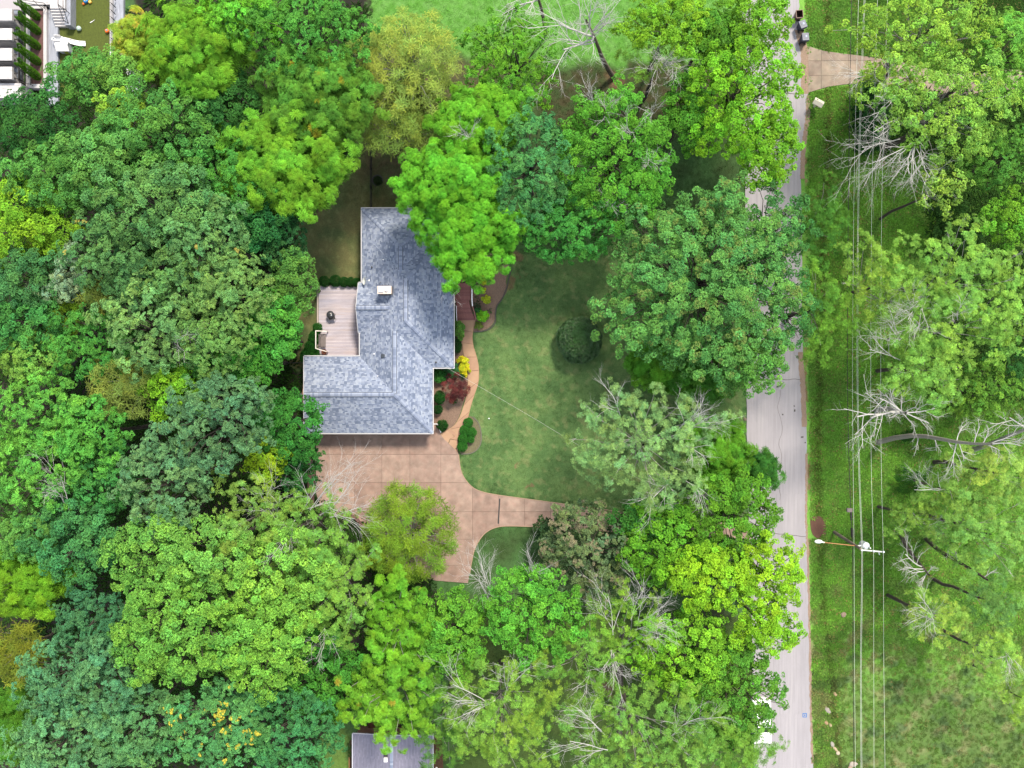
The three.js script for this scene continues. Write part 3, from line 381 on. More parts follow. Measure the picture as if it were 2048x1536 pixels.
// ---------------------------------------------------------------- white neighbouring house (north-west corner)
const pk2 = (x0, y0, x1, y1, top, bot, mat, name, parent, r = 0.01) => mesh(name, box(Math.abs(sx(x1, top) - sx(x0, top)), top - bot, Math.abs(sz(y1, top) - sz(y0, top)), (sx(x0, top) + sx(x1, top)) / 2, (top + bot) / 2, (sz(y0, top) + sz(y1, top)) / 2, r), mat, parent);
{
  const wht = speckle(std(T(246, 244, 248, 1.7), 0.6), 0.5), blu = speckle(std(T(206, 214, 232, 2.0), 0.7), 0.5), gry = std(T(200, 196, 204, 2), 0.7), blk = MAT.black;
  const t = thing('terrace_house', 'white terraced house with flat white bays and black framed balconies', 'house');
  pk2(-260, -160, 42, 200, 0.5, 0, gry, 'terrace_floor', t); pk2(-340, -160, -150, 330, 5.5, 0, wht, 'wall', t);
  for (const [y0, y1] of [[17, 41], [56, 80], [96, 121], [133, 158]]) {
    const bay = pk2(-60, y0, 24, y1, 2.9, 2.55, wht, 'bay_roof', t, 0.04); pk2(-60, y0 + 2, 18, y1 - 2, 2.5, 0, wht, 'bay_wall', t);
    const yy = y0 + 3, y2 = y1 - 1, x = 37, rail = []; for (const y of [yy, (yy + y2) / 2, y2]) rail.push(beam(P(24, y, 1.6), P(x, y, 1.6), 0.06, 0.06)); rail.push(beam(P(x, yy, 1.6), P(x, y2, 1.6), 0.06, 0.06));
    for (const y of [yy, y2]) rail.push(beam(P(x, y, 1.6).setY(0.5), P(x, y, 1.6), 0.06, 0.06)); mesh('balcony_rail', rail, blk, t);
    pk2(25, yy, x - 1, y2, 1.2, 0.5, std(T(150, 160, 176, 2), 0.3), 'balcony_floor', t);
    mesh('bay_edge', beam(P(-10, y1 + 1, 2.7), P(24, y1 + 1, 2.7), 0.07, 0.2), blk, t);
  }
  pk2(-60, 166, 42, 196, 2.2, 0, wht, 'wing', t, 0.04);
  const w2 = []; for (const [a, b] of [[[39, 20], [39, 46]], [[39, 66], [39, 84]], [[39, 104], [39, 128]], [[39, 140], [39, 166]], [[51, 150], [51, 172]], [[39, 164], [60, 168]]]) { w2.push(beam(P(...a, 1.3), P(...b, 1.3), 0.05, 0.05)); for (const q of [a, b]) w2.push(beam(P(...q, 1.3).setY(0.3), P(...q, 1.3), 0.05, 0.05)); } mesh('terrace_rail', w2, blk, t);
  // planter with mulch, walks, steps
  pk2(52, 14, 60, 170, 0.7, 0, wht, 'planter_wall', t); pk2(52, 9, 93, 17, 0.75, 0, wht, 'planter_wall', t); pk2(86.5, 9, 93, 176, 0.75, 0, wht, 'planter_wall', t); pk2(52, 168, 93, 176, 0.75, 0, wht, 'planter_wall', t);
  mesh('planter_soil', slab(W([[60, 16], [87, 16], [87, 169], [60, 169]], 0.5), 0.5, 0.3, 0), speckle(std(T(150, 112, 108), 0.98), 0.8), t);
  pk2(93, 5, 116, 210, 0.35, 0, blu, 'walk', t); pk2(40, -30, 100, 9, 0.9, 0, wht, 'landing', t); pk2(129, -30, 141, 50, 1.1, 0, blu, 'stair_wall', t);
  for (let i = 0; i < 6; i++) pk2(mix(101, 110, i / 5), 16 + i * 6, mix(131, 137, i / 5), 22.6 + i * 6, 1.25 - i * 0.16, 0, wht, 'stair', t, 0.015); pk2(100, -30, 130, 17, 1.4, 0, wht, 'landing', t);
  const hr = []; for (const [a, b] of [[[116, -6, 2.3], [116, 10, 2.3]], [[116, 10, 2.3], [127, 40, 1.5]], [[127, 40, 1.5], [137, 47, 1.1]], [[126, -6, 2.3], [126, 16, 2.3]], [[126, 16, 2.3], [137, 47, 1.1]], [[116, 8, 2.3], [126, 16, 2.3]], [[44, 0, 1.8], [87, 6, 1.8]], [[87, 6, 1.8], [98, 15, 1.5]], [[62, -4, 1.8], [76, 10, 1.6]], [[48, 5, 1.7], [82, 11, 1.6]]]) { hr.push(beam(P(...a), P(...b), 0.05, 0.05)); hr.push(beam(P(...b).setY(0.4), P(...b), 0.045, 0.045)); } mesh('handrail', hr, blk, t);
  const turf = struct('turf_court', sheet(W([[141, -40], [224, -40], [224, 150], [116, 210], [116, 50], [141, 50]]), 0.02), speckle(std(T(112, 128, 44), 0.98), 0.5));
  const ww = thing('boundary_walk', 'white walled walk with black railing east of the turf court', 'wall'); pk2(224, -40, 247, 110, 0.4, 0, blu, 'walk', ww); pk2(219.5, -40, 224.5, 110, 0.7, 0, wht, 'wall', ww);
  const bf = []; for (let y = -8; y < 90; y += 14) bf.push(beam(P(222, y, 1.6), P(222, y + 14, 1.6), 0.05, 0.05), beam(P(222, y, 1.6).setY(0.6), P(222, y, 1.6), 0.06, 0.06), beam(P(215, y - 5, 1.0), P(222, y, 1.0), 0.03, 0.03)); mesh('railing', bf, blk, ww);
  const sp = thing('sunken_path', 'grey paved strip glimpsed through the leaves behind the maple', 'path'); mesh('paving', slab(W([[258, 138], [280, 140], [278, 235], [256, 240]]), 0.08, 0.1, 0), blu, sp); mesh('kerb', beam(P(256, 138, 0).setY(0.1), P(254, 240, 0).setY(0.1), 0.2, 0.2), wht, sp);
  // toys on the turf
  const pl = std(T(246, 246, 248, 1.5), 0.4), sl = thing('toy_slide', 'white plastic toy slide lying along the turf court', 'toy slide', P(120, 81, 0.6).setY(0.02));
  const pr = new THREE.Shape([[-0.24, 0.14], [-0.24, 0], [0.24, 0], [0.24, 0.14], [0.19, 0.14], [0.19, 0.05], [-0.19, 0.05], [-0.19, 0.14]].map((p) => new THREE.Vector2(...p)));
  mesh('chute', new THREE.ExtrudeGeometry(pr, { steps: 14, bevelEnabled: false, extrudePath: new THREE.CatmullRomCurve3([V(0.35, 0.85, 0.04), V(0.9, 0.6, 0.08), V(1.5, 0.25, 0.14), V(2.3, 0.08, 0.16)]) }), pl, sl);
  mesh('platform', box(0.7, 0.07, 0.6, 0.05, 0.86, 0, 0.02), pl, sl); for (const z of [-0.26, 0.26]) { mesh('side_panel', box(0.62, 0.42, 0.06, 0.02, 1.08, z, 0.025), pl, sl); mesh('leg', box(0.6, 0.84, 0.06, 0.02, 0.43, z, 0.02), pl, sl); } mesh('ring', new THREE.TorusGeometry(0.16, 0.05, 8, 20).rotateX(1.2).translate(-0.42, 1.0, 0), pl, sl);
  const ph = thing('toy_playhouse', 'pale plastic playhouse half hidden under leaves beside the toy slide', 'playhouse', P(130, 95, 0.5).setY(0.02)); mesh('wall', box(1.1, 0.9, 0.9, 0, 0.45, 0, 0.04), std(T(206, 216, 222, 1.8), 0.5), ph); for (const s of [-1, 1]) mesh('roof', box(1.3, 0.06, 0.66, 0, 1.08, s * 0.27, 0.02, 0, s * 0.6), pl, ph); mesh('door', box(0.4, 0.65, 0.05, 0.1, 0.34, 0.46, 0.01), std(T(190, 206, 90), 0.5), ph);
  const ball = (x, y, r, c, label) => { const b = thing('toy_ball', label, 'ball', P(x, y, r).setY(0.02)); mesh('shell', new THREE.SphereGeometry(r, 16, 12).translate(0, r, 0), std(c, 0.35), b); mesh('valve', cyl(0.02, 0.02, 0.01, 0, 2 * r - 0.005, 0, 8), MAT.black, b); };
  ball(158, 57, 0.24, T(206, 232, 222, 1.7), 'pale mint ball in the middle of the turf court'); ball(167, 8, 0.13, T(240, 120, 40, 1.7), 'small orange ball near the blue toy at the top edge');
  const bt = (x, y, c, c2, label) => { const b = thing('toy_blocks', label, 'toy', P(x, y, 0.2).setY(0.02), 0.4); mesh('block', new RoundedBoxGeometry(0.42, 0.36, 0.36, 2, 0.1).translate(0, 0.18, 0), std(c, 0.4), b); mesh('block', new RoundedBoxGeometry(0.3, 0.26, 0.3, 2, 0.09).translate(0.32, 0.13, 0.22), std(c2, 0.4), b); mesh('knob', cyl(0.07, 0.07, 0.08, 0, 0.35, 0, 10), std(c2, 0.4), b); };
  bt(172, 2, T(60, 150, 230, 1.7), T(250, 200, 90, 1.7), 'blue and yellow toy at the top of the turf court'); bt(215, 62, T(250, 120, 40, 1.6), T(90, 190, 230, 1.7), 'orange and light blue toy by the black railing');
  const st = thing('toy_bat', 'thin pale toy bat lying on the turf', 'toy bat', V(0, 0, 0)); mesh('bat', bar(P(181, 46, 0).setY(0.06), P(186, 43, 0).setY(0.06), 0.045, 0.05, 8), pl, st); mesh('grip', bar(P(186, 43, 0).setY(0.06), P(190, 40, 0).setY(0.06), 0.028, 0.022, 8), pl, st);
}
// ---------------------------------------------------------------- southern neighbour
{
  const t = thing('neighbour_house', 'dark slate-grey gable roofed house at the bottom edge under yellow-green branches', 'house'), e = 2.7, r = 3.9;
  const sm = dataMap(256, 256, (u, v) => { const j = Math.floor(v * 14), f = v * 14 - j, k = 0.86 + 0.26 * ((Math.sin(j * 91.7 + Math.floor(u * 9 + (j % 2) * 0.5) * 37.3) * 43758.5) % 1 + 1) % 1 * 0.5; const n = k * (f < 0.18 ? 0.72 : 1); return T(148, 148, 172, 2).map((c) => c * n); }); sm.repeat.set(0.5, 0.5);
  const m = std(0xffffff, 0.92, { map: sm, bumpMap: sm, bumpScale: 0.01 }), A = (x, y, h) => P(x, y, h);
  mesh('roof_slope', roofPlane([A(706, 1467, e), A(706, 1720, e), A(783, 1720, r), A(783, 1471, r)], V(0, 0, 1)), m, t); mesh('roof_slope', roofPlane([A(865, 1471, e), A(865, 1720, e), A(783, 1720, r), A(783, 1471, r)], V(0, 0, 1)), m, t);
  ridgeCaps(t, A(783, 1471, r + 0.02), A(783, 1720, r + 0.02), 0.3, 0.2, 0.3, 40);
  for (const x of [706, 865]) mesh('gutter', gutter(A(x, 1467, e), A(x, 1720, e), V(x < 780 ? -0.06 : 0.06, 0, 0)), std(T(222, 226, 240, 1.8), 0.5), t); mesh('gutter', [beam(A(706, 1466, e), A(783, 1470, r), 0.08, 0.16), beam(A(783, 1470, r), A(865, 1470, e), 0.08, 0.16)], std(T(200, 200, 214, 1.8), 0.5), t);
  mesh('wall', slab(W([[710, 1474], [861, 1476], [861, 1720], [710, 1720]], e), e - 0.1, e - 0.1, 0), speckle(std([0.25, 0.13, 0.1], 0.9), 1), t);
  const v = A(771.5, 1519, 3.85); mesh('roof_vent', box(0.36, 0.3, 0.42, v.x, v.y, v.z, 0.03), MAT.white, t); mesh('flashing', box(0.4, 0.03, 0.3, v.x, v.y - 0.08, v.z - 0.36, 0), MAT.black, t);
  const d = thing('rear_deck', 'red-brown timber deck in shade north of the dark grey roof', 'deck'), dm = [0, 1, 2].map((i) => std(T(104 + 10 * i, 62 + 5 * i, 46 + 4 * i), 0.85)); for (let i = 0; i < 22; i++) mesh('deck_board', box(0.135, 0.04, 2.5, sx(738, 0.5) + i * 0.142, 0.5, sz(1452, 0.5), 0.006), dm[i % 3], d);
  mesh('frame', box(3.1, 0.4, 2.4, sx(769, 0.5), 0.25, sz(1452, 0.5)), std([0.03, 0.02, 0.02], 0.9), d);
  const l = thing('garden_lamp', 'small white globe lamp on a thin post right of the grey roof', 'lamp post', P(873, 1536, 0)); mesh('post', bar(V(0, 0, 0), V(0, 1.4, 0), 0.03), MAT.white, l); mesh('globe', new THREE.SphereGeometry(0.12, 16, 12).translate(0, 1.5, 0), MAT.white, l); mesh('base', cyl(0.12, 0.1, 0.05, 0, 0, 0, 14), MAT.white, l);
  tag(mesh('timber_edging', beam(P(699, 1506, 0).setY(0.1), P(699, 1640, 0).setY(0.1), 0.12, 0.2), std(T(196, 150, 96), 0.9)), 'tan timber edging between lawn and the dark grey roof', 'edging');
  struct('soil_strip', sheet(W([[700, 1480], [708, 1480], [708, 1640], [700, 1640]]), 0.02), std(T(110, 80, 62), 1)); struct('soil_strip', sheet(W([[862, 1470], [884, 1480], [892, 1640], [862, 1640]]), 0.02), speckle(std(T(120, 92, 70), 1), 0.5));
}
// ---------------------------------------------------------------- street
{
  const binLabel = ['brown wheeled bin standing open without a lid by the road', 'dark blue lidded bin between the brown bin and the last bin', 'navy lidded bin nearest the neighbour driveway'];
  [[1596, 32, T(112, 76, 66), 0.08], [1602.5, 53, T(82, 96, 126), 0.35], [1607.5, 78, T(78, 92, 122), 0.06]].forEach(([x, y, c, ry], i) => {
    const t = thing('wheeled_bin', binLabel[i], 'bin', P(x, y, 0.6).setY(0.06), ry, 'bins at the roadside'), m = std(c, 0.5), dk = std(c.map((v) => v * 0.45), 0.6);
    const ring = (w0, d0, w1, d1, h) => { const g = new THREE.CylinderGeometry(1, 1, 1, 4, 1, true, Math.PI / 4), p = g.attributes.position; for (let k = 0; k < p.count; k++) { const up = p.getY(k) > 0; p.setXYZ(k, p.getX(k) * Math.SQRT2 / 2 * (up ? w1 : w0), up ? h : 0.05, p.getZ(k) * Math.SQRT2 / 2 * (up ? d1 : d0)); } g.computeVertexNormals(); return g; };
    mesh('body', [ring(0.5, 0.52, 0.66, 0.74, 1.02)], i ? dk : m, t); mesh('floor', box(0.48, 0.03, 0.5, 0, 0.07, 0), dk, t); mesh('inner_wall', ring(0.46, 0.48, 0.61, 0.69, 1.0), dk, t);
    if (i) { mesh('lid', [new RoundedBoxGeometry(0.7, 0.1, 0.8, 2, 0.045).rotateX(-0.06).translate(0, 1.07, -0.01)], m, t); mesh('lid_panel', [box(0.42, 0.02, 0.4, 0.02, 1.13, -0.03, 0.008)], std(c.map((v) => v * 1.25), 0.5), t); mesh('sticker', box(0.16, 0.006, 0.2, 0.06, 1.145, -0.05, 0), std(T(170, 190, 225), 0.5), t); }
    else mesh('rim', [[0, -0.37, 0.7, 0.06], [0, 0.37, 0.7, 0.06], [-0.33, 0, 0.06, 0.78], [0.33, 0, 0.06, 0.78]].map(([a, b, w, d]) => box(w, 0.06, d, a, 1.02, b, 0.015)), std(T(140, 100, 88), 0.5), t);
    for (const s of [-1, 1]) mesh('wheel', new THREE.CylinderGeometry(0.13, 0.13, 0.07, 18).rotateZ(Math.PI / 2).translate(s * 0.27, 0.13, 0.3), MAT.black, t); mesh('handle', [bar(V(-0.26, 1.0, 0.44), V(0.26, 1.0, 0.44), 0.02), bar(V(-0.26, 1.0, 0.34), V(-0.26, 1.0, 0.44), 0.018), bar(V(0.26, 1.0, 0.34), V(0.26, 1.0, 0.44), 0.018)], dk, t);
  });
  const t = thing('mailbox', 'white gable-roofed wooden mailbox on the verge by the road', 'mailbox', P(1636, 206, 1.2).setY(0), -0.5), w = std(T(236, 232, 214, 1.7), 0.6);
  mesh('post', box(0.16, 1, 0.16, 0, 0.5, 0), w, t); mesh('body', [box(0.86, 0.36, 0.5, 0, 1.12, 0, 0.02)], w, t);
  for (const s of [-1, 1]) mesh('roof', box(1.0, 0.035, 0.4, 0, 1.43, s * 0.17, 0.01, 0, s * 0.62), w, t); mesh('gable', [-1, 1].map((s) => new THREE.ExtrudeGeometry(new THREE.Shape([[-0.25, 0], [0.25, 0], [0, 0.2]].map((p) => new THREE.Vector2(...p))), { depth: 0.03, bevelEnabled: false }).rotateY(Math.PI / 2).translate(s * 0.42 - 0.015, 1.3, 0)), w, t); mesh('door', box(0.03, 0.26, 0.32, -0.44, 1.14, 0, 0.01), std(T(210, 206, 190, 1.7), 0.5), t); mesh('vent', box(0.16, 0.03, 0.08, -0.24, 1.47, -0.16, 0.005, 0, -0.62), MAT.black, t); mesh('flag', box(0.16, 0.05, 0.02, 0.1, 1.1, 0.27, 0), std(T(190, 40, 30), 0.5), t);
}
{ // utility pole with street lamp arm, transformer, crossarm
  const t = thing('utility_pole', 'wooden utility pole with transformer, crossarm and long street lamp arm', 'utility pole'), b = P(1668, 1064, 0), top = P(1722, 1098, 7), at = (h) => b.clone().lerp(top, h / 7);
  mesh('pole', bar(b, top, 0.17, 0.12, 14), speckle(std([0.2, 0.17, 0.14], 0.95), 0.6), t);
  const c0 = P(1721, 1099.5, 6.85), c1 = P(1769, 1104, 6.85), cross = mesh('crossarm', beam(c0, c1, 0.12, 0.14), std(T(226, 232, 228, 1.7), 0.6), t);
  for (const k of [[1723, 1100], [1747, 1102], [1766, 1103.5]]) { const p = P(...k, 6.9), i = mesh('insulator', [cyl(0.09, 0.09, 0.05, p.x, 6.92, p.z, 12), cyl(0.06, 0.06, 0.2, p.x, 6.9, p.z, 12), cyl(0.1, 0.08, 0.05, p.x, 7.02, p.z, 12)], std([0.55, 0.62, 0.66], 0.25), t); }
  const tr = P(1731, 1091, 6); mesh('transformer', [cyl(0.33, 0.33, 0.85, tr.x, 5.3, tr.z, 28), new THREE.SphereGeometry(0.33, 28, 8, 0, Math.PI * 2, 0, Math.PI / 2).scale(1, 0.25, 1).translate(tr.x, 6.15, tr.z)], std(T(206, 218, 226, 1.7), 0.4), t); for (const a of [0.4, 2.4]) mesh('bushing', bar(V(tr.x + 0.15 * Math.cos(a), 6.1, tr.z + 0.15 * Math.sin(a)), V(tr.x + 0.3 * Math.cos(a), 6.45, tr.z + 0.3 * Math.sin(a)), 0.05, 0.035, 8), std([0.5, 0.5, 0.5], 0.3), t); mesh('bracket', beam(at(5.8), V(tr.x, 5.8, tr.z), 0.1, 0.2), MAT.galv, t); mesh('arrester', bar(P(1738, 1095, 6.1), P(1741, 1096.5, 6.5), 0.07, 0.06, 8), MAT.galv, t);
  const fs = P(1757, 1105, 6.8); mesh('fuse_switch', [bar(P(1757, 1103, 6.8), P(1759, 1109, 6.5), 0.06, 0.06, 8), bar(P(1756, 1102, 6.8), P(1758, 1103.5, 6.95), 0.05, 0.04, 8)], MAT.galv, t);
  const l0 = at(5.7), l1 = P(1649, 1085, 5.9); mesh('lamp_arm', [bar(l0, l0.clone().lerp(l1, 0.15).setY(5.86), 0.045, 0.045, 8), bar(l0.clone().lerp(l1, 0.15).setY(5.86), l1, 0.04, 0.035, 8)], std(T(206, 146, 96, 1.8), 0.6), t);
  const lh = P(1638, 1083, 5.9), head = mesh('lamp_head', [new THREE.SphereGeometry(0.3, 20, 12).scale(1.25, 0.5, 0.62).translate(lh.x - 0.05, 5.9, lh.z), bar(lh, l1, 0.1, 0.05, 10)], std(T(240, 244, 246, 1.5), 0.45), t); mesh('lens', new THREE.SphereGeometry(0.2, 16, 8, 0, Math.PI * 2, Math.PI / 2, Math.PI / 2).scale(1, 0.6, 0.8).translate(lh.x - 0.08, 5.8, lh.z), std([0.6, 0.6, 0.55], 0.2), head);
}
{ // overhead wires; each one sags between pole and the frame's edges
  const wire = (pts, r, mat, label, cat = 'wire') => { const c = new THREE.CatmullRomCurve3(pts.map(([x, y, h]) => P(x, y, h)), false, 'centripetal'); return tag(mesh('overhead_wire', new THREE.TubeGeometry(c, 70, r, 5), mat), label, cat, 'overhead wires along the verge'); };
  const up = (dx, s = 0) => [[1730 + dx, -40, 7.0 - s], [1728 + dx, 0, 6.8 - s], [1721 + dx * 0.97, 190, 6.1 - s], [1716 + dx * 0.95, 384, 5.7 - s], [1714 + dx * 0.93, 768, 6.0 - s]];
  wire([...up(0), [1718, 960, 6.5], [1723, 1100, 7.1], [1721, 1320, 6.6], [1722, 1536, 6.2], [1723, 1600, 6.1]], 0.011, MAT.wire, 'pale power wire on the insulator nearest the pole');
  wire([...up(2.2, 0.1), [1720, 960, 6.4], [1725, 1100, 6.8], [1723, 1320, 6.4], [1724, 1536, 6.1], [1725, 1600, 6]], 0.011, MAT.wire, 'pale wire running tight beside the innermost power wire');
  wire([[1757, -40, 7], [1755, 0, 6.8], [1749.5, 190, 6.1], [1744, 384, 5.7], [1741.5, 768, 6], [1743, 960, 6.5], [1747, 1102, 7.1], [1747.5, 1320, 6.6], [1748, 1536, 6.2], [1748, 1600, 6.1]], 0.011, MAT.wire, 'pale power wire on the middle insulator of the crossarm');
  wire([[1777, -40, 7], [1775, 0, 6.8], [1769.5, 190, 6.1], [1764, 384, 5.7], [1761.5, 768, 6], [1763, 960, 6.5], [1766.5, 1103.5, 7.1], [1767.5, 1320, 6.6], [1770, 1536, 6.2], [1770, 1600, 6.1]], 0.011, MAT.wire, 'outermost pale power wire at the crossarm tip');
  wire([[1718, -40, 5.6], [1717, 0, 5.4], [1712, 190, 4.9], [1708, 384, 4.6], [1705, 768, 4.8], [1706.5, 960, 5.1], [1708, 1087, 5.4], [1709, 1320, 5], [1711, 1536, 4.6], [1712, 1600, 4.5]], 0.011, MAT.wire, 'single pale neutral wire left of the power wires');
  wire([[1704, -40, 4.6], [1703, 0, 4.5], [1697, 384, 3.9], [1695, 768, 4], [1700, 980, 4.3], [1705, 1086, 4.6], [1706, 1320, 4.2], [1708, 1536, 3.9], [1708, 1600, 3.8]], 0.03, MAT.cable, 'black telephone cable, lowest of the overhead lines', 'cable');
  wire([[893, 735, 2.9], [955, 771, 3.0], [1060, 832, 3.3], [1160, 892, 3.9], [1260, 948, 4.8], [1320, 980, 5.5]], 0.009, std([0.4, 0.42, 0.4], 0.6), 'thin pale service wire from the house corner across the lawn');
  for (const [y0, y1, a] of [[1023, 1040, 'upper'], [1056, 1074, 'lower']]) { const t = thing('cable_splice', `black ${a} splice case on the telephone cable`, 'splice case'); const q = (y) => P(1700 + (y - 980) * 0.047, y, 4.42); mesh('case', [bar(q(y0), q(y1), 0.1, 0.1, 12), bar(q(y0), q(y0 - 1.6), 0.1, 0.03, 12), bar(q(y1), q(y1 + 1.6), 0.1, 0.03, 12)], MAT.cable, t); mesh('strap', [bar(q(y0 + 5), q(y0 + 6), 0.115, 0.115, 12), bar(q(y1 - 6), q(y1 - 5), 0.115, 0.115, 12)], MAT.iron, t); }
  const t = thing('terminal_box', 'dark grey terminal box hung on the telephone cable', 'terminal box', P(1698.5, 1020, 4.4)); mesh('case', box(0.5, 0.3, 0.36, 0, 0, 0, 0.04), std([0.09, 0.08, 0.085], 0.7), t); mesh('lid', box(0.52, 0.05, 0.38, 0, 0.16, 0, 0.02), std([0.12, 0.1, 0.1], 0.7), t);
}
{ // car parked under the branches on the left side of the road
  const t = thing('parked_car', 'white car parked at the road edge under overhanging branches', 'car', P(1519, 1436, 0).setY(0.06), 0.03), paint = new THREE.MeshPhysicalMaterial({ color: col([0.78, 0.8, 0.82]), roughness: 0.35, clearcoat: 1, clearcoatRoughness: 0.05 }), gl = std([0.02, 0.03, 0.035], 0.06);
  const ex = (pts, w, x = 0) => new THREE.ExtrudeGeometry(new THREE.Shape(pts.map((p) => new THREE.Vector2(...p))), { depth: w - 0.16, bevelEnabled: true, bevelSize: 0.07, bevelThickness: 0.08, bevelSegments: 3, bevelOffset: -0.06 }).rotateY(-Math.PI / 2).translate(x + (w - 0.16) / 2, 0, 0);
  mesh('body', [ex([[-2.25, 0.3], [2.2, 0.3], [2.28, 0.55], [2.15, 0.75], [1.2, 0.93], [-1.9, 0.96], [-2.25, 0.85]], 1.8)], paint, t); mesh('cabin', [ex([[-1.75, 0.9], [1.1, 0.9], [0.35, 1.44], [-1.15, 1.46]], 1.5)], gl, t); mesh('roof', [new RoundedBoxGeometry(1.36, 0.07, 1.5, 2, 0.03).translate(0, 1.46, -0.4)], paint, t);
  for (const s of [-1, 1]) { mesh('pillar', [beam(V(s * 0.7, 1.45, 0.32), V(s * 0.78, 0.95, 1.08), 0.07, 0.07), beam(V(s * 0.7, 1.45, -1.1), V(s * 0.78, 0.95, -1.68), 0.1, 0.08), beam(V(s * 0.7, 1.45, -0.35), V(s * 0.79, 0.95, -0.35), 0.06, 0.06)], paint, t); mesh('wing_mirror', box(0.2, 0.12, 0.1, s * 0.98, 0.98, 0.75, 0.04), paint, t); mesh('headlight', box(0.4, 0.14, 0.14, s * 0.62, 0.68, 2.17, 0.05), std([0.7, 0.72, 0.75], 0.1), t); mesh('tail_light', box(0.3, 0.16, 0.1, s * 0.68, 0.8, -2.22, 0.04), std([0.4, 0.01, 0.01], 0.3), t); for (const z of [-1.38, 1.38]) { const w = mesh('wheel', new THREE.CylinderGeometry(0.33, 0.33, 0.22, 24).rotateZ(Math.PI / 2).translate(s * 0.8, 0.33, z), MAT.black, t); mesh('rim', new THREE.CylinderGeometry(0.2, 0.2, 0.23, 20).rotateZ(Math.PI / 2).translate(s * 0.805, 0.33, z), MAT.galv, w); } }
}
{ // stones in the ditch and litter on the road
  const r = RNG(77), rock = (x, y, a, b, c, label) => { const g = new THREE.IcosahedronGeometry(1, 2), p = g.attributes.position; for (let i = 0; i < p.count; i++) { const v = V(p.getX(i), p.getY(i), p.getZ(i)), n = 1 + 0.22 * noise(v.x * 1.4 + x, v.y * 1.4 + v.z * 1.7 + y); p.setXYZ(i, v.x * n * a, v.y * n * Math.min(a, b) * 0.5, v.z * n * b); } g.computeVertexNormals(); const m = mesh('stone', g, speckle(std(c, 0.95), 2)); m.position.copy(P(x, y)).setY(0.05); m.rotation.y = r(); tag(m, label, 'stone', 'stones along the ditch'); };
  rock(1686.5, 1229, 0.3, 0.26, T(196, 172, 152, 1.9), 'single round pinkish stone in the grass east of the ditch'); rock(1655, 1420, 0.2, 0.44, T(206, 198, 188, 1.9), 'long pale grey stone beside the ditch level with the blue mark'); rock(1652, 1445, 0.18, 0.24, T(214, 182, 140, 1.9), 'tan stone just below the long pale stone'); rock(1660.5, 1450, 0.15, 0.18, T(220, 200, 160, 1.9), 'small yellowish stone right of the tan stone'); rock(1664, 1488, 0.18, 0.3, T(208, 202, 192, 1.9), 'narrow grey stone above the cream pair'); rock(1671, 1498, 0.14, 0.34, T(226, 206, 170, 1.8), 'cream stone, upper of the pair low in the ditch'); rock(1675.5, 1506, 0.2, 0.2, T(236, 224, 196, 1.8), 'cream stone, lower of the pair low in the ditch'); rock(1706, 1528, 0.42, 0.26, T(220, 208, 196, 1.9), 'broad pale stone under the wires at the bottom edge'); rock(1700, 1535, 0.22, 0.2, T(206, 182, 160, 1.9), 'small tan stone touching the broad pale one'); rock(1670, 1388, 0.16, 0.24, T(204, 180, 140, 1.9), 'small tan stone high in the lower ditch'); rock(1490 + 0, 838, 0.16, 0.2, T(150, 140, 120, 1.9), 'small grey stone on the west road edge by the brown tuft');
  const deb = []; for (const [x, y, w] of [[1589, 821, 0.22], [1565, 829, 0.12], [1604, 874, 0.24], [1610, 885, 0.1], [1588, 812, 0.1]]) deb.push(box(w, 0.05, 0.12, P(x, y).x, 0.08, P(x, y).z, 0.015, r() * 3)); deb.forEach((g, i) => tag(mesh('road_debris', g, std([0.05, 0.045, 0.04], 0.9)), ['largest dark scrap on the road by the bare tree', 'tiny dark scrap farther left on the road', 'flat dark scrap near the right road edge', 'speck of dark debris at the road edge', 'small dark scrap above the largest one'][i], 'debris'));
  const wl = thing('lawn_sprinkler', 'tiny pale sprinkler head on the front lawn near the round bed', 'sprinkler', P(978, 837)); mesh('head', cyl(0.07, 0.06, 0.12, 0, 0, 0, 12), MAT.white, wl); mesh('nozzle', box(0.16, 0.04, 0.05, 0, 0.14, 0), MAT.galv, wl);
  const st = thing('tree_stump', 'short brown broken stump by the west road edge', 'stump', P(1434, 850)); mesh('stump', new THREE.CylinderGeometry(0.3, 0.42, 0.7, 10, 3).translate(0, 0.35, 0), speckle(std([0.24, 0.13, 0.08], 0.95), 1), st); mesh('splinter', [bar(V(0.1, 0.6, 0), V(0.16, 1.1, 0.05), 0.08, 0.01), bar(V(-0.14, 0.6, 0.1), V(-0.2, 0.95, 0.1), 0.07, 0.01)], std([0.36, 0.2, 0.12], 0.95), st);
}
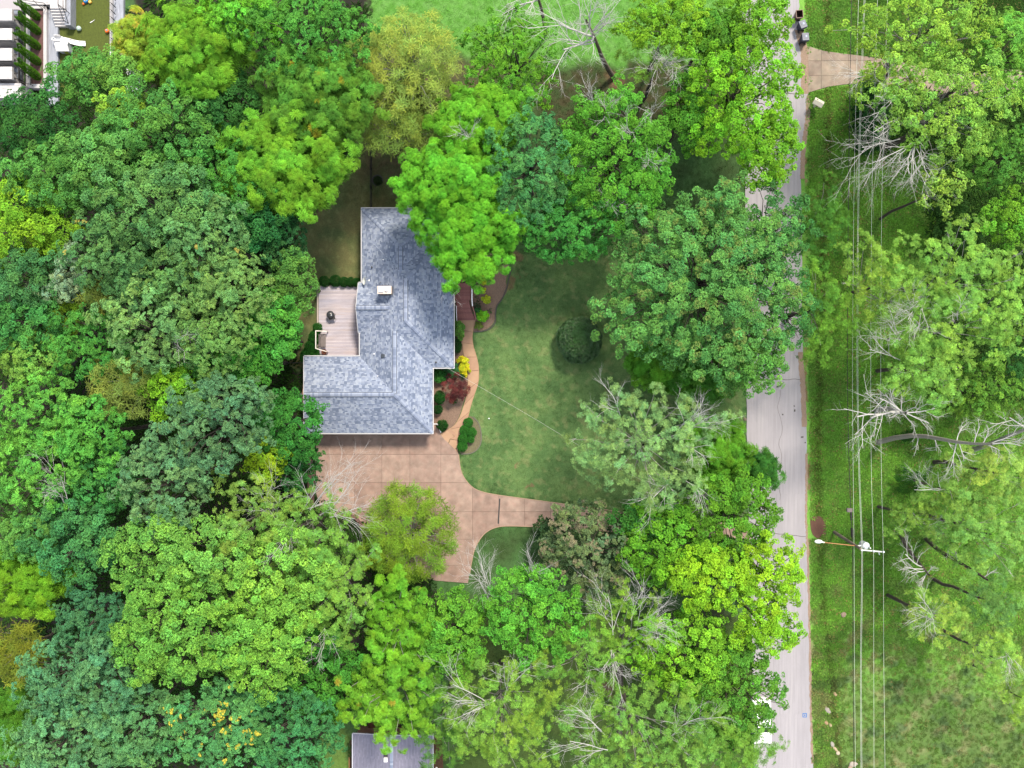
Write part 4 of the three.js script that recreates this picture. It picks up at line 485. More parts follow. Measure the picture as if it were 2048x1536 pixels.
// ---------------------------------------------------------------- foliage
const leafMat = new THREE.MeshPhysicalMaterial({ color: 0xffffff, roughness: 0.8, transmission: 0.3, thickness: 0, vertexColors: true, side: THREE.DoubleSide, specularIntensity: 0.15 });
const shinyLeaf = new THREE.MeshPhysicalMaterial({ color: 0xffffff, roughness: 0.42, transmission: 0.15, thickness: 0, vertexColors: true, side: THREE.DoubleSide });
class Leaves {
  constructor(seed) { this.p = []; this.c = []; this.r = RNG(seed); }
  leaf(o, d, up, len, wid, shade, warm = 0) {       // a folded kite-shaped leaf
    const s = d.clone().cross(up); if (s.lengthSq() < 1e-6) s.set(1, 0, 0); s.normalize(); const n = s.clone().cross(d).normalize();
    const m = o.clone().addScaledVector(d, len * 0.45), a = m.clone().addScaledVector(s, wid / 2).addScaledVector(n, wid * 0.16), b = m.clone().addScaledVector(s, -wid / 2).addScaledVector(n, wid * 0.16), t = o.clone().addScaledVector(d, len).addScaledVector(n, -len * 0.12);
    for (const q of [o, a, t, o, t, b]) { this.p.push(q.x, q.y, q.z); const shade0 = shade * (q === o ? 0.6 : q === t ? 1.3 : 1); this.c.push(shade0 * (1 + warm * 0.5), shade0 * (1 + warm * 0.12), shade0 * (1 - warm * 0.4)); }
  }
  geo() { const g = new THREE.BufferGeometry(); g.setAttribute('position', new THREE.Float32BufferAttribute(this.p, 3)); g.setAttribute('color', new THREE.Float32BufferAttribute(this.c, 3)); g.computeVertexNormals(); return g; }
}
const UP = V(0, 1, 0);
const sprayKinds = {
  broad(L) { const r = L.r; for (let i = 0; i < 40; i++) { const a = r() * 6.283, e = 0.1 + 1.2 * r() * r(), q = 0.26 * Math.sqrt(r()), d = V(Math.cos(a) * Math.cos(e), Math.sin(e) * 0.8 - 0.18, Math.sin(a) * Math.cos(e)).normalize(); L.leaf(V(Math.cos(a) * q, 0.16 * (1 - q * 3) * r() + 0.04 * r(), Math.sin(a) * q), d, UP, 0.14 + 0.08 * r(), 0.1 + 0.04 * r(), 0.5 + 0.85 * r(), (r() - 0.35) * 0.5); } },
  oak(L) { const r = L.r; for (let k = 0; k < 6; k++) { const A = r() * 6.283, R = k ? 0.24 : 0, c = V(Math.cos(A) * R, k ? -0.05 * r() : 0.07, Math.sin(A) * R); for (let i = 0; i < 8; i++) { const a = i / 8 * 6.283 + r(), e = 0.15 + 0.5 * r(), d = V(Math.cos(a) * Math.cos(e), Math.sin(e), Math.sin(a) * Math.cos(e)); L.leaf(c, d, UP, 0.15 + 0.06 * r(), 0.062 + 0.02 * r(), 0.5 + 0.85 * r(), (r() - 0.4) * 0.45); } } },
  star(L) { const r = L.r; for (let k = 0; k < 10; k++) { const a = k / 10 * 6.283 + r() * 0.5, l = 0.36 + 0.2 * r(); let p = V(0, 0.1 + 0.08 * r(), 0), e = 0.45 + 0.25 * r(); const sh = 0.75 + 0.4 * r(); for (let i = 0; i < 6; i++) { const d = V(Math.cos(a) * Math.cos(e), Math.sin(e), Math.sin(a) * Math.cos(e)), s = V(-Math.sin(a), 0, Math.cos(a)); for (const t of [-1, 1]) L.leaf(p, d.clone().multiplyScalar(0.75).addScaledVector(s, t * 0.65).normalize(), UP, 0.17, 0.05, sh * (0.8 + 0.09 * i), 0.25 - 0.04 * i); p.addScaledVector(d, l / 6); e -= 0.24; } L.leaf(p, V(Math.cos(a), -0.5, Math.sin(a)).normalize(), UP, 0.17, 0.05, sh); } },
  fine(L) { const r = L.r; for (let k = 0; k < 8; k++) { const a = k / 8 * 6.283 + r() * 0.7, l = 0.3 + 0.22 * r(); let p = V(0, 0.05, 0), e = 0.5 + 0.5 * r(); const sh = 0.78 + 0.4 * r(); for (let i = 0; i < 4; i++) { const d = V(Math.cos(a) * Math.cos(e), Math.sin(e), Math.sin(a) * Math.cos(e)), s = V(-Math.sin(a), 0, Math.cos(a)); p.addScaledVector(d, l / 4.5); for (const t of [-1, 1]) L.leaf(p, d.clone().multiplyScalar(0.6).addScaledVector(s, t * 0.8).addScaledVector(UP, 0.2 * r()).normalize(), UP, 0.12 + 0.04 * r(), 0.055, sh * (0.8 + 0.4 * r()), (r() - 0.4) * 0.5); e -= 0.25; } L.leaf(p, V(Math.cos(a), 0, Math.sin(a)), UP, 0.13, 0.05, sh); } },
  cedar(L) { const r = L.r; for (let k = 0; k < 6; k++) { const a = (k / 6) * 6.283 + r() * 0.7, l = 0.4 + 0.35 * r(); let p = V(0, 0, 0), e = 0.7 * r(); const sh = 0.72 + 0.45 * r(); for (let i = 0; i < 9; i++) { const d = V(Math.cos(a) * Math.cos(e), Math.sin(e), Math.sin(a) * Math.cos(e)), s = V(-Math.sin(a), 0, Math.cos(a)); p.addScaledVector(d, l / 9); for (let q = 0; q < 3; q++) L.leaf(p, d.clone().addScaledVector(s, (r() - 0.5) * 2).addScaledVector(UP, (r() - 0.3) * 0.9).normalize(), UP, 0.09 + 0.06 * r(), 0.028, sh * (0.75 + 0.5 * r()), 0.2 * r()); e -= 0.05; } } },
  small(L) { const r = L.r; for (let i = 0; i < 46; i++) { const a = r() * 6.283, q = 0.22 * Math.sqrt(r()), e = r() * 1.3, d = V(Math.cos(a) * Math.cos(e), Math.sin(e) - 0.1, Math.sin(a) * Math.cos(e)).normalize(); L.leaf(V(Math.cos(a) * q, 0.1 * r(), Math.sin(a) * q), d, UP, 0.075 + 0.04 * r(), 0.045, 0.65 + 0.6 * r(), (r() - 0.5) * 0.3); } },
};
const spray = {}; for (const k in sprayKinds) spray[k] = [1, 2, 3].map((s) => { const L = new Leaves(s * 17 + k.length); sprayKinds[k](L); return L.geo(); });

// ---------------------------------------------------------------- wood
class Wood {
  constructor() { this.p = []; this.n = []; this.uv = []; }
  tube(pts, r0, r1, k = 5) {
    const N = pts.length, ring = []; let s = V(0.31, 0.2, 0.93), at = 0;
    for (let i = 0; i < N; i++) { const d = pts[Math.min(N - 1, i + 1)].clone().sub(pts[Math.max(0, i - 1)]).normalize(); s.addScaledVector(d, -s.dot(d)).normalize(); const b = d.clone().cross(s), r = mix(r0, r1, i / (N - 1)), c = []; if (i) at += pts[i].distanceTo(pts[i - 1]); for (let j = 0; j <= k; j++) { const a = j / k * 6.2832, n = s.clone().multiplyScalar(Math.cos(a)).addScaledVector(b, Math.sin(a)); c.push([pts[i].clone().addScaledVector(n, r), n, j / k * 6.28 * r0, at]); } ring.push(c); }
    for (let i = 0; i < N - 1; i++) for (let j = 0; j < k; j++) for (const [a, b] of [[i, j], [i, j + 1], [i + 1, j + 1], [i, j], [i + 1, j + 1], [i + 1, j]]) { const [q, n, u, v] = ring[a][b]; this.p.push(q.x, q.y, q.z); this.n.push(n.x, n.y, n.z); this.uv.push(u, v); }
  }
  get empty() { return !this.p.length; }
  geo() { const g = new THREE.BufferGeometry(); g.setAttribute('position', new THREE.Float32BufferAttribute(this.p, 3)); g.setAttribute('normal', new THREE.Float32BufferAttribute(this.n, 3)); g.setAttribute('uv', new THREE.Float32BufferAttribute(this.uv, 2)); return g; }
}
const bend = (a, b, r, amp, n = 4) => { const o = [], L = a.distanceTo(b), A = [r() - 0.5, r() - 0.5, r() - 0.5, r() - 0.5, r() - 0.5, r() - 0.5]; for (let i = 0; i <= n; i++) { const t = i / n, p = a.clone().lerp(b, t), w = Math.sin(t * Math.PI) * amp * L, w2 = Math.sin(t * 2 * Math.PI) * amp * L * 0.5; p.x += A[0] * w + A[3] * w2; p.y += (A[1] + 0.2) * w + A[4] * w2; p.z += A[2] * w + A[5] * w2; o.push(p); } return o; };
function limb(w, r, p, d, len, rad, depth, spread = 0.6, flat = 0.35) {   // a branching bare limb
  const n = depth > 2 ? 4 : 3, pts = [p.clone()], dir = d.clone(); let q = p.clone();
  for (let i = 0; i < n; i++) { dir.x += (r() - 0.5) * 0.34; dir.y += (r() - 0.42) * 0.28; dir.z += (r() - 0.5) * 0.34; dir.normalize(); q = q.clone().addScaledVector(dir, len / n); pts.push(q); }
  w.tube(pts, rad, depth ? rad * 0.55 : rad * 0.3, depth > 2 ? 6 : depth > 0 ? 4 : 3);
  if (!depth) return;
  const kids = depth > 1 ? 3 + Math.floor(r() * 2) : 3 + Math.floor(r() * 3);
  for (let k = 0; k < kids; k++) { const t = 0.3 + 0.7 * (k + r() * 0.6) / kids, f = Math.min(n - 1, Math.floor(t * n)), at = pts[f].clone().lerp(pts[f + 1], clamp(t * n - f)); const c = dir.clone().add(V((r() - 0.5) * 2, (r() - 0.5) * 2 * flat, (r() - 0.5) * 2).normalize().multiplyScalar(spread * 1.5)).normalize(); limb(w, r, at, c, len * (0.5 + 0.22 * r()), Math.max(0.006, rad * (0.5 - 0.1 * t)), depth - 1, spread, flat); }
}
// a tree: px, py, rx, ry = outline of its crown on the survey plan; h = its height; kind of leaf; colour; label
const WEST = 'trees of the wood west of the house', SOUTH = 'trees south of the driveway', EAST = 'trees east of the road', NORTH = 'trees north of the house', FRONT = 'trees between front lawn and road';
let treeNo = 0;
function tree(px, py, rx, ry, h, kind, c, label, group, o = {}) {
  const r = RNG(1000 + 37 * treeNo++), deep = o.deep ?? clamp(0.62 * Math.min(rx, ry) / 20, 1.2, 5.2), hm = h - deep * 0.55, f = 1 - hm / H;
  const C = P(px, py, hm), ax = rx / 20 * f * (o.category === 'shrub' ? 1 : 1.05), az = ry / 20 * f * (o.category === 'shrub' ? 1 : 1.05), base = o.base ? P(o.base[0], o.base[1]) : V(C.x + (r() - 0.5), 0, C.z + (r() - 0.5));
  const t = thing(o.name ?? 'broadleaf_tree', label, o.category ?? 'tree', base, 0, group), at = (p) => p.clone().sub(base);
  const lr = (o.lobe ?? 1.05) * (o.category === 'shrub' ? 1 : 0.72), fill = o.fill ?? 1, rag = o.rag ?? 0.2, wood = new Wood(), twig = new Wood(), bark = o.bark ?? MAT.bark;
  // lobes over the dome of the crown
  const lobes = [], ph = r() * 50, want = Math.max(3, Math.round(ax * az * 3.14 * 1.25 / (lr * lr * 1.9) * (o.lobes ?? 1)));
  for (let i = 0; i < want; i++) {
    let best = null, bd = -1;
    for (let k = 0; k < 10; k++) { const a = r() * 6.283, q = Math.sqrt(r()), R = 1 + rag * 1.6 * noise(Math.cos(a) * 1.6 + ph, Math.sin(a) * 1.6) + rag * 0.5 * noise(Math.cos(a) * 5 + ph, Math.sin(a) * 5), x = Math.cos(a) * q * R * Math.max(0.2, ax - lr * 0.55), z = Math.sin(a) * q * R * Math.max(0.2, az - lr * 0.55), y = deep * (Math.sqrt(Math.max(0, 1 - q * q * 0.96)) - 0.55) * (0.85 + 0.3 * r()) + (r() - 0.5) * lr * (o.bumpy ?? 1.1) + deep * 0.26 * noise(x * 0.42 + ph, z * 0.42); let m = (0.8 + 0.4 * r()) * 1e9; for (const l of lobes) m = Math.min(m, (l.x - x) ** 2 + (l.z - z) ** 2 + 0.5 * (l.y - y) ** 2); if (m > bd) { bd = m; best = { x, y, z, q }; } }
    lobes.push({ ...best, s: lr * (0.5 + 0.85 * r()) * (1 - 0.18 * best.q), tone: 1 + (r() - 0.5) * (o.vary ?? 0.32), warm: r() });
  }
  const list = [[], [], []], cc0 = o.category && o.category !== 'tree' ? T(...c, 1.62) : T(c[0] * 0.92 + 4, Math.min(235, c[1] * 1.02), c[2] * 0.9 + 4, o.k ?? { oak: 1.2, fine: 1.6, cedar: 1.45 }[kind] ?? 1.45), lum = 0.2 * cc0[0] + 0.7 * cc0[1] + 0.1 * cc0[2], cc = cc0.map((v) => mix(v, lum, 0.04)), tip = o.tip ? T(...o.tip[0], 1.8) : null, m = new THREE.Matrix4(), q = new THREE.Quaternion(), q2 = new THREE.Quaternion();
  const put = (x, y, z, n, s, shade, tipped, hue = 0) => { q.setFromUnitVectors(UP, n); q2.setFromAxisAngle(UP, r() * 6.283); q.multiply(q2); m.compose(V(x, y, z), q, V(s, s * (0.8 + 0.4 * r()), s)); const k = shade * (0.7 + 0.56 * r()), w = (r() - 0.5) * 0.14 + hue; list[Math.floor(r() * 3)].push([m.clone(), tipped ? tip : [cc[0] * k * (1 + w), cc[1] * k, cc[2] * k * (1 - w)]]); };
  const ss = (o.spray ?? 1) * (o.category === 'shrub' ? 0.92 : 0.7);
  if (o.dome) for (let i = 0, N = Math.round(ax * az * (o.domeN ?? 520) + 60); i < N; i++) {   // a clipped, rounded bush
    const dy = -0.25 + 1.25 * r(), da = r() * 6.283, dq = Math.sqrt(Math.max(0, 1 - dy * dy)), d = V(Math.cos(da) * dq, dy, Math.sin(da) * dq), w = (r() < 0.3 ? 0.72 : 0.88) + 0.1 * noise(d.x * 3 + ph, d.z * 3 + d.y * 2) + 0.06 * r(), y0 = h * 0.42;
    put(C.x + d.x * ax * w - base.x, y0 + d.y * h * 0.58 * w, C.z + d.z * az * w - base.z, d.clone().add(V(0, 0.4, 0)).normalize(), (0.42 + 0.2 * r()) * (o.domeS ?? 1), 1, false);
  } else for (const l of lobes) {
    const L = V(C.x + l.x, C.y + l.y, C.z + l.z), out = V(l.x / ax * 0.7, 0.75, l.z / az * 0.7).normalize(), n = Math.max(3, Math.round(l.s * l.s * (o.category === 'shrub' ? 21 : 15.5) * fill / (ss * ss)));
    const oh = Math.hypot(l.x, l.z) + 1e-3, ex = l.x / oh, ez = l.z / oh, es = l.q < 0.25 ? 0 : 0.42 * r();
    const tipL = tip && r() < (o.tip[1] ?? 0.1) * 0.6;
    for (let i = 0; i < n; i++) {
      const d = V(r() - 0.5, r() - 0.5, r() - 0.5).normalize(); if (d.dot(out) < -0.25) d.negate(); if (r() < 0.5) d.add(out).normalize();
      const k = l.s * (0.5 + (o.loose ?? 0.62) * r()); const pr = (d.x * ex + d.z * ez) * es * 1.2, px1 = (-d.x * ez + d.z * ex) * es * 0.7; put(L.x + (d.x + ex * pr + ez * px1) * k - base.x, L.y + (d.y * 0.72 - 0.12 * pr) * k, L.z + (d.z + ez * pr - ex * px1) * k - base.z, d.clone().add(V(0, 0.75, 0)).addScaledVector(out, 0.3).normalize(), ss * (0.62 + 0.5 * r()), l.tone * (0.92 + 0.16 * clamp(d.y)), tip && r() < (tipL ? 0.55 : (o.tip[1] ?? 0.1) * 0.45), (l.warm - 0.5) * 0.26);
    }
  }
  // lower foliage inside the crown
  const inner = Math.round(ax * az * 3.14 * (o.inner ?? 5) * Math.min(1, fill));
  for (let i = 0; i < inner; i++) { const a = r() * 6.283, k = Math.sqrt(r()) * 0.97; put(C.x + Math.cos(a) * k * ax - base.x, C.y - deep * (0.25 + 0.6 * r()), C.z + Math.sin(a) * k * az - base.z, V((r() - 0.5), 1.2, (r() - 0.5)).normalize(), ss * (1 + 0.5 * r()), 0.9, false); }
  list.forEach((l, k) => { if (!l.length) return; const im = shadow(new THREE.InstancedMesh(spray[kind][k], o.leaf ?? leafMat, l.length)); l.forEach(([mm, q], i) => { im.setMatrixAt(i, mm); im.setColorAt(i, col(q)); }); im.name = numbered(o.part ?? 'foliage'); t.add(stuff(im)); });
  // trunk and limbs
  const R0 = o.trunk ?? clamp(0.045 * Math.max(ax, az) + 0.06, 0.05, 0.38), fork = V(C.x, Math.max(hm * 0.3, C.y - deep * 1.5 - h * 0.16), C.z).lerp(V(base.x, 0, base.z).setY(hm * 0.45), 0.35), top = V(C.x, C.y + deep * 0.2, C.z);
  const tp = [...bend(base.clone(), fork, r, 0.08, 3), ...bend(fork, top, r, 0.1, 3).slice(1)]; wood.tube(tp.map(at), R0, R0 * 0.25, 8); mesh('trunk', wood.geo(), bark, t);
  const lw = new Wood(), ends = [];
  lobes.forEach((l, i) => { if (i % (o.every ?? 2)) return; const e = V(C.x + l.x, C.y + l.y - l.s * 0.1, C.z + l.z), s0 = tp[3].clone().lerp(tp[tp.length - 1], 0.15 + 0.6 * r() * (1 - l.q * 0.6)); const pts = bend(s0, e, r, 0.14, 4); lw.tube(pts.map(at), R0 * (0.22 + 0.1 * r()) * (o.thin ?? 1), 0.018, 5); ends.push([e, pts[4].clone().sub(pts[3]).normalize(), l]); });
  if (!lw.empty) stuff(mesh('limb', lw.geo(), o.limbBark ?? bark, t));
  if (o.twigs) { const tw = new Wood(); for (const [e, d, l] of ends) { if (r() > (o.twigShare ?? 1)) continue; for (let k = 0; k < o.twigs; k++) { const dd = d.clone().addScaledVector(V(l.x / ax, 0.25, l.z / az), 0.7).add(V(r() - 0.5, (r() - 0.3) * 0.8, r() - 0.5).multiplyScalar(1.1)).normalize(); limb(tw, r, at(e.clone().addScaledVector(dd, -0.4)), dd, l.s * (1.0 + 0.7 * r()), 0.013, 1, 0.45, 0.5); } } if (!tw.empty) stuff(mesh('bare_twig', tw.geo(), MAT.pale, t)); }
  for (const b of o.bare ?? []) { const bw = new Wood(), e = P(b[0], b[1], b[4] ?? hm + deep * 0.3), s0 = P(b[2], b[3], (b[4] ?? hm + deep * 0.3) - 2.4), d = e.clone().sub(s0), L = d.length(); limb(bw, r, at(s0), d.normalize(), L, 0.042, 3, b[5] ?? 0.42, 0.4); for (let k = 0; k < 2; k++) limb(bw, r, at(s0.clone().lerp(e, 0.15)), d.clone().add(V((r() - 0.5) * 0.9, (r() - 0.5) * 0.3, (r() - 0.5) * 0.9)).normalize(), L * 0.8, 0.03, 2, b[5] ?? 0.42, 0.4); mesh('bare_branch', bw.geo(), MAT.pale, t); }
  return t;
}
function deadTree(base, top, h, label, limbs, group, o = {}) {
  const r = RNG(500 + 13 * treeNo++), b = P(...base), e = P(...top, h), t = thing('dead_tree', label, 'dead tree', b, 0, group), w = new Wood(), at = (p) => p.clone().sub(b), pts = bend(b.clone(), e, r, 0.06, 7);
  w.tube(pts.map(at), o.r ?? 0.27, 0.09, 9); mesh('trunk', w.geo(), speckle(std(o.bark ?? [0.3, 0.28, 0.25], 0.95), 0.6), t);
  for (const [x, y, hh, s, len] of limbs) { const bw = new Wood(), p0 = pts[0].clone().lerp(pts[7], s), q = P(x, y, hh), f = Math.min(6, Math.floor(s * 7)), p1 = pts[f].clone().lerp(pts[f + 1], s * 7 - f), d = q.clone().sub(p1), L = d.length(); limb(bw, r, at(p1), d.normalize(), L * 0.75, clamp(L * 0.017, 0.045, 0.1), len ?? 3, 0.5, 0.4); mesh('bare_branch', bw.geo(), MAT.pale, t); }
  return t;
}
const G = { mid: [104, 168, 78], pale: [140, 192, 84], oak: [98, 146, 88], blue: [84, 142, 96], deep: [66, 130, 62], dark: [48, 100, 50], lime: [160, 206, 44], bright: [118, 190, 52], star: [126, 184, 46], olive: [156, 174, 74], sage: [158, 188, 128], silver: [158, 182, 160], grass: [88, 176, 50], ash: [170, 204, 100], emerald: [62, 138, 76] };
const cedar = { name: 'cedar_tree', lobe: 0.8, rag: 0.24, vary: 0.3, limbBark: MAT.limb, spray: 1.1 }, ash = { name: 'ash_tree', fill: 0.62, lobes: 0.85, lobe: 1.15, twigs: 2, twigShare: 0.5, inner: 2, every: 3, loose: 0.95, thin: 0.65, limbBark: MAT.limb, rag: 0.3, bumpy: 1.5 };
const list = [
  // --- north-west, round the terrace
  [168, 150, 66, 46, 13, 'broad', G.mid, 'mid-green maple whose top edge covers the white toys and turf', WEST, { lobe: 0.9 }],
  [232, 142, 46, 36, 14.5, 'broad', G.pale, 'small yellow-green crown beside the orange-tipped tree', WEST, { lobe: 0.8 }],
  [232, 212, 44, 36, 15.5, 'broad', [164, 206, 66], 'bright yellow-green clump just left of the grey paved strip', WEST, { lobe: 0.8 }],
  [300, 262, 120, 96, 17, 'broad', G.mid, 'large light green maple right of the grey paved strip', WEST, { lobe: 1 }],
  [60, 250, 82, 70, 15, 'broad', G.deep, 'dark green maple below the white terrace at the left edge', WEST],
  [110, 345, 100, 70, 16.5, 'broad', G.mid, 'mid-green maple at the left edge above the yellow-green one', WEST],
  [206, 330, 90, 78, 17.5, 'broad', [116, 176, 90], 'pale green maple in the middle of the upper left wood', WEST],
  [268, 76, 44, 52, 13, 'star', [176, 196, 60], 'tree with orange-yellow leaf tips beside the turf court railing', WEST, { tip: [[236, 226, 96], 0.14], name: 'hickory_tree', spray: 1.1 }],
  [386, 92, 92, 84, 16, 'star', G.star, 'star-leaved yellow-green tree right of the orange-tipped one', WEST, { name: 'hickory_tree', spray: 1.45, loose: 0.85, lobe: 1.15 }],
  [480, 26, 84, 62, 16.5, 'oak', G.bright, 'bright green tree at the top edge left of the dark oak', WEST],
  [345, 152, 46, 40, 9, 'cedar', [120, 136, 66], 'small brownish olive cedar low between maple and star-leaved trees', WEST, cedar],
  [610, 62, 122, 82, 17, 'oak', [92, 158, 62], 'large dense green oak at the top edge left of the tall cedar', WEST],
  [635, 190, 104, 88, 15.5, 'star', [108, 164, 56], 'green star-leaved tree directly left of the tall olive cedar', WEST, { name: 'hickory_tree', spray: 1.45, loose: 0.85, tip: [[200, 206, 70], 0.03] }],
  [565, 318, 118, 96, 15, 'star', G.star, 'bright star-leaved tree overhanging the back lawn', WEST, { name: 'hickory_tree', spray: 1.45, loose: 0.85, lobe: 1.2, fill: 1.0 }],
  [440, 216, 66, 92, 13.5, 'broad', G.deep, 'shaded green tree squeezed between two star-leaved trees', WEST],
  [455, 360, 84, 84, 15, 'oak', [84, 156, 66], 'medium green oak left of the bright star-leaved tree', WEST],
  [505, 440, 72, 58, 13, 'broad', G.emerald, 'dark green tree between the bright star-leaved tree and the back lawn wood', WEST],
  // --- west edge and middle of the wood
  [40, 432, 96, 84, 16, 'broad', [146, 196, 42], 'bright lime maple cut by the left edge', WEST],
  [300, 404, 124, 80, 18, 'broad', [112, 166, 98], 'large pale grey-green maple in the upper middle of the wood', WEST],
  [94, 512, 40, 42, 13, 'cedar', [148, 164, 62], 'small round olive cedar below the lime maple', WEST, cedar],
  [142, 535, 32, 42, 14.5, 'oak', G.silver, 'narrow silvery tree right of the small olive cedar', WEST, { lobe: 0.7 }],
  [108, 576, 56, 34, 14, 'oak', [150, 172, 142], 'silver and olive tinted crown below the narrow silvery tree', WEST, { lobe: 0.7 }],
  [212, 500, 84, 70, 17, 'oak', G.oak, 'grey-green oak left of the forest centre with dark gaps', WEST, { tip: [[206, 200, 104], 0.03] }],
  [392, 478, 92, 84, 17.5, 'oak', [112, 158, 98], 'grey-green oak with a few orange sprigs', WEST, { tip: [[220, 212, 110], 0.03] }],
  [258, 566, 62, 52, 16, 'oak', [80, 128, 78], 'dull green oak clump under the two grey-green oaks', WEST],
  [345, 560, 74, 60, 16.5, 'oak', [112, 154, 84], 'olive green oak in the forest centre', WEST],
  [458, 588, 84, 80, 17, 'oak', [126, 164, 92], 'pale olive oak next to the dark maple by the back lawn', WEST],
  [196, 588, 34, 32, 14, 'cedar', [150, 168, 78], 'little pale cedar amid grey-green oaks', WEST, cedar],
  [118, 640, 40, 42, 13, 'cedar', [142, 182, 34], 'vivid yellow-green cedar in the left part of the wood', WEST, cedar],
  [564, 490, 46, 56, 11, 'oak', [66, 122, 74], 'dark blue-green tree at the top of the back lawn wood edge', WEST],
  [586, 558, 42, 64, 12, 'broad', [104, 158, 72], 'small bright edge tree reaching toward the deck hedge', WEST],
  [536, 660, 58, 84, 14, 'broad', [92, 170, 66], 'bright green rounded tree at the wood edge west of the deck', WEST],
  [286, 650, 88, 92, 17.5, 'oak', [122, 164, 100], 'large pale oak left of the darkest forest gap', WEST, { bare: [[370, 694, 344, 684]] }],
  [422, 690, 74, 62, 16.5, 'oak', [116, 158, 84], 'pale oak right of the darkest forest gap', WEST],
  [42, 560, 62, 62, 16, 'broad', [86, 146, 88], 'blue-green maple at the left edge under the lime maple', WEST],
  [48, 648, 66, 58, 15.5, 'broad', [84, 158, 80], 'mid-green maple at the left edge beside the vivid cedar', WEST],
  [182, 688, 82, 70, 15.5, 'oak', [80, 150, 62], 'fresh green oak in the lower left middle of the wood', WEST],
  [60, 716, 76, 52, 14.5, 'oak', [128, 172, 74], 'bronze-tinted yellow-green oak at the left edge', WEST],
  [490, 722, 62, 52, 13.5, 'broad', [86, 166, 60], 'bright green tree left of the black side fence', WEST],
  [232, 776, 56, 52, 15.5, 'cedar', [160, 174, 84], 'large pale olive cedar in the lower middle of the wood', WEST, cedar],
  [344, 786, 58, 48, 14.5, 'broad', [140, 200, 40], 'lime green crown right of the pale olive cedar', WEST],
  [400, 742, 62, 40, 14, 'broad', [84, 160, 70], 'mid-green crown above the lime one', WEST],
  [66, 824, 88, 78, 16.5, 'oak', [112, 178, 72], 'bright green oak at the left edge level with the garage', WEST],
  [172, 868, 78, 70, 16, 'oak', [96, 166, 66], 'green oak below the pale olive cedar', WEST],
  [432, 838, 104, 90, 18, 'oak', [100, 144, 104], 'big grey-blue oak left of the house corner tree', WEST, { lobe: 1.1 }],
  [572, 848, 66, 68, 12, 'broad', [70, 148, 62], 'dense green tree touching the west garage roof', WEST],
  [525, 918, 40, 48, 11, 'broad', [172, 208, 34], 'bright yellow-green tree by the driveway edge', WEST, { lobe: 0.8 }],
  [588, 930, 46, 56, 9, 'oak', [54, 118, 58], 'dark green tree between the yellow-green one and the low wall', WEST],
  [62, 938, 98, 82, 16.5, 'oak', [108, 174, 70], 'light green oak at the left edge with visible dead limbs', WEST, { bare: [[134, 962, 138, 1024], [116, 976, 150, 968]] }],
  [200, 960, 66, 72, 14.5, 'oak', [76, 148, 74], 'deep green oak with a bare fork beside it', WEST],
  [322, 970, 92, 90, 17, 'oak', [110, 152, 106], 'grey-green oak in the lower middle of the wood', WEST],
  [140, 1088, 84, 82, 15.5, 'broad', [82, 152, 92], 'blue-green broad tree above the dark blue-green oak', WEST],
  [40, 1070, 60, 50, 15, 'oak', [104, 160, 76], 'green oak at the left edge above the fern-like tree', WEST],
  [52, 1150, 66, 78, 13, 'star', [132, 186, 34], 'yellow-green fern-leaved tree at the lower left edge', WEST, { name: 'hickory_tree', spray: 1.45, loose: 0.85, lobe: 1.2 }],
  [292, 1110, 84, 76, 17, 'broad', [128, 188, 84], 'pale lime-green maple left of the ash with bare twigs', WEST],
  [412, 1110, 74, 74, 17.5, 'broad', [140, 196, 88], 'pale green maple under the twiggy ash', WEST],
  [180, 1254, 78, 62, 15, 'oak', [76, 132, 92], 'dark blue-green oak in the lower left wood', WEST],
  [345, 1268, 122, 110, 18.5, 'broad', [132, 192, 80], 'largest light green maple in the lower left wood', WEST, { lobe: 1 }],
  [518, 1288, 96, 108, 18, 'broad', [142, 200, 78], 'light green maple right of the largest one', WEST, { lobe: 1 }],
  [26, 1312, 52, 58, 14, 'cedar', [156, 166, 56], 'olive cedar cut by the lower left edge', WEST, cedar],
  [150, 1370, 128, 84, 18, 'oak', [94, 148, 108], 'large blue-grey oak in the lower left corner region', WEST, { lobe: 1.1 }],
  [120, 1492, 110, 84, 18, 'oak', [108, 158, 110], 'pale blue-grey oak at the bottom left corner', WEST, { lobe: 1.1 }],
  [262, 1462, 84, 80, 17, 'oak', [102, 154, 100], 'grey-green oak left of the yellow-flecked tree', WEST],
  [420, 1462, 98, 86, 17, 'oak', [92, 156, 96], 'blue-green tree flecked with yellow blossom at the bottom edge', WEST, { tip: [[246, 238, 96], 0.1] }],
  [575, 1476, 94, 90, 15.5, 'oak', [74, 142, 88], 'dark blue-green tree at the bottom edge left of the grey roof', WEST],
  [10, 1452, 44, 70, 12, 'star', [92, 150, 40], 'low dark yellow-green tree in the bottom left corner', WEST, { name: 'hickory_tree', spray: 1.45, loose: 0.85 }],
  [640, 1352, 78, 90, 12, 'broad', [84, 158, 56], 'mid-green low tree left of the tall yellow-green one', WEST],
  // --- around the driveway
  [500, 1040, 70, 76, 15.5, 'fine', [164, 200, 92], 'pale yellow-green ash left of the bleached twigs by the driveway', SOUTH, { ...ash, bare: [[520, 985, 560, 1050]] }],
  [600, 1060, 84, 78, 16, 'fine', [148, 196, 84], 'ash with sprays of bleached twigs over the driveway corner', SOUTH, { ...ash, fill: 0.8, bare: [[648, 955, 600, 1030, 16], [690, 962, 620, 1020, 16], [712, 990, 640, 1030, 16.5], [715, 1015, 660, 1035, 16], [558, 1090, 590, 1040, 16.5]] }],
  [565, 1150, 96, 78, 17, 'broad', [148, 202, 82], 'pale yellow-green maple below the ash with bleached twigs', SOUTH, { lobe: 0.95 }],
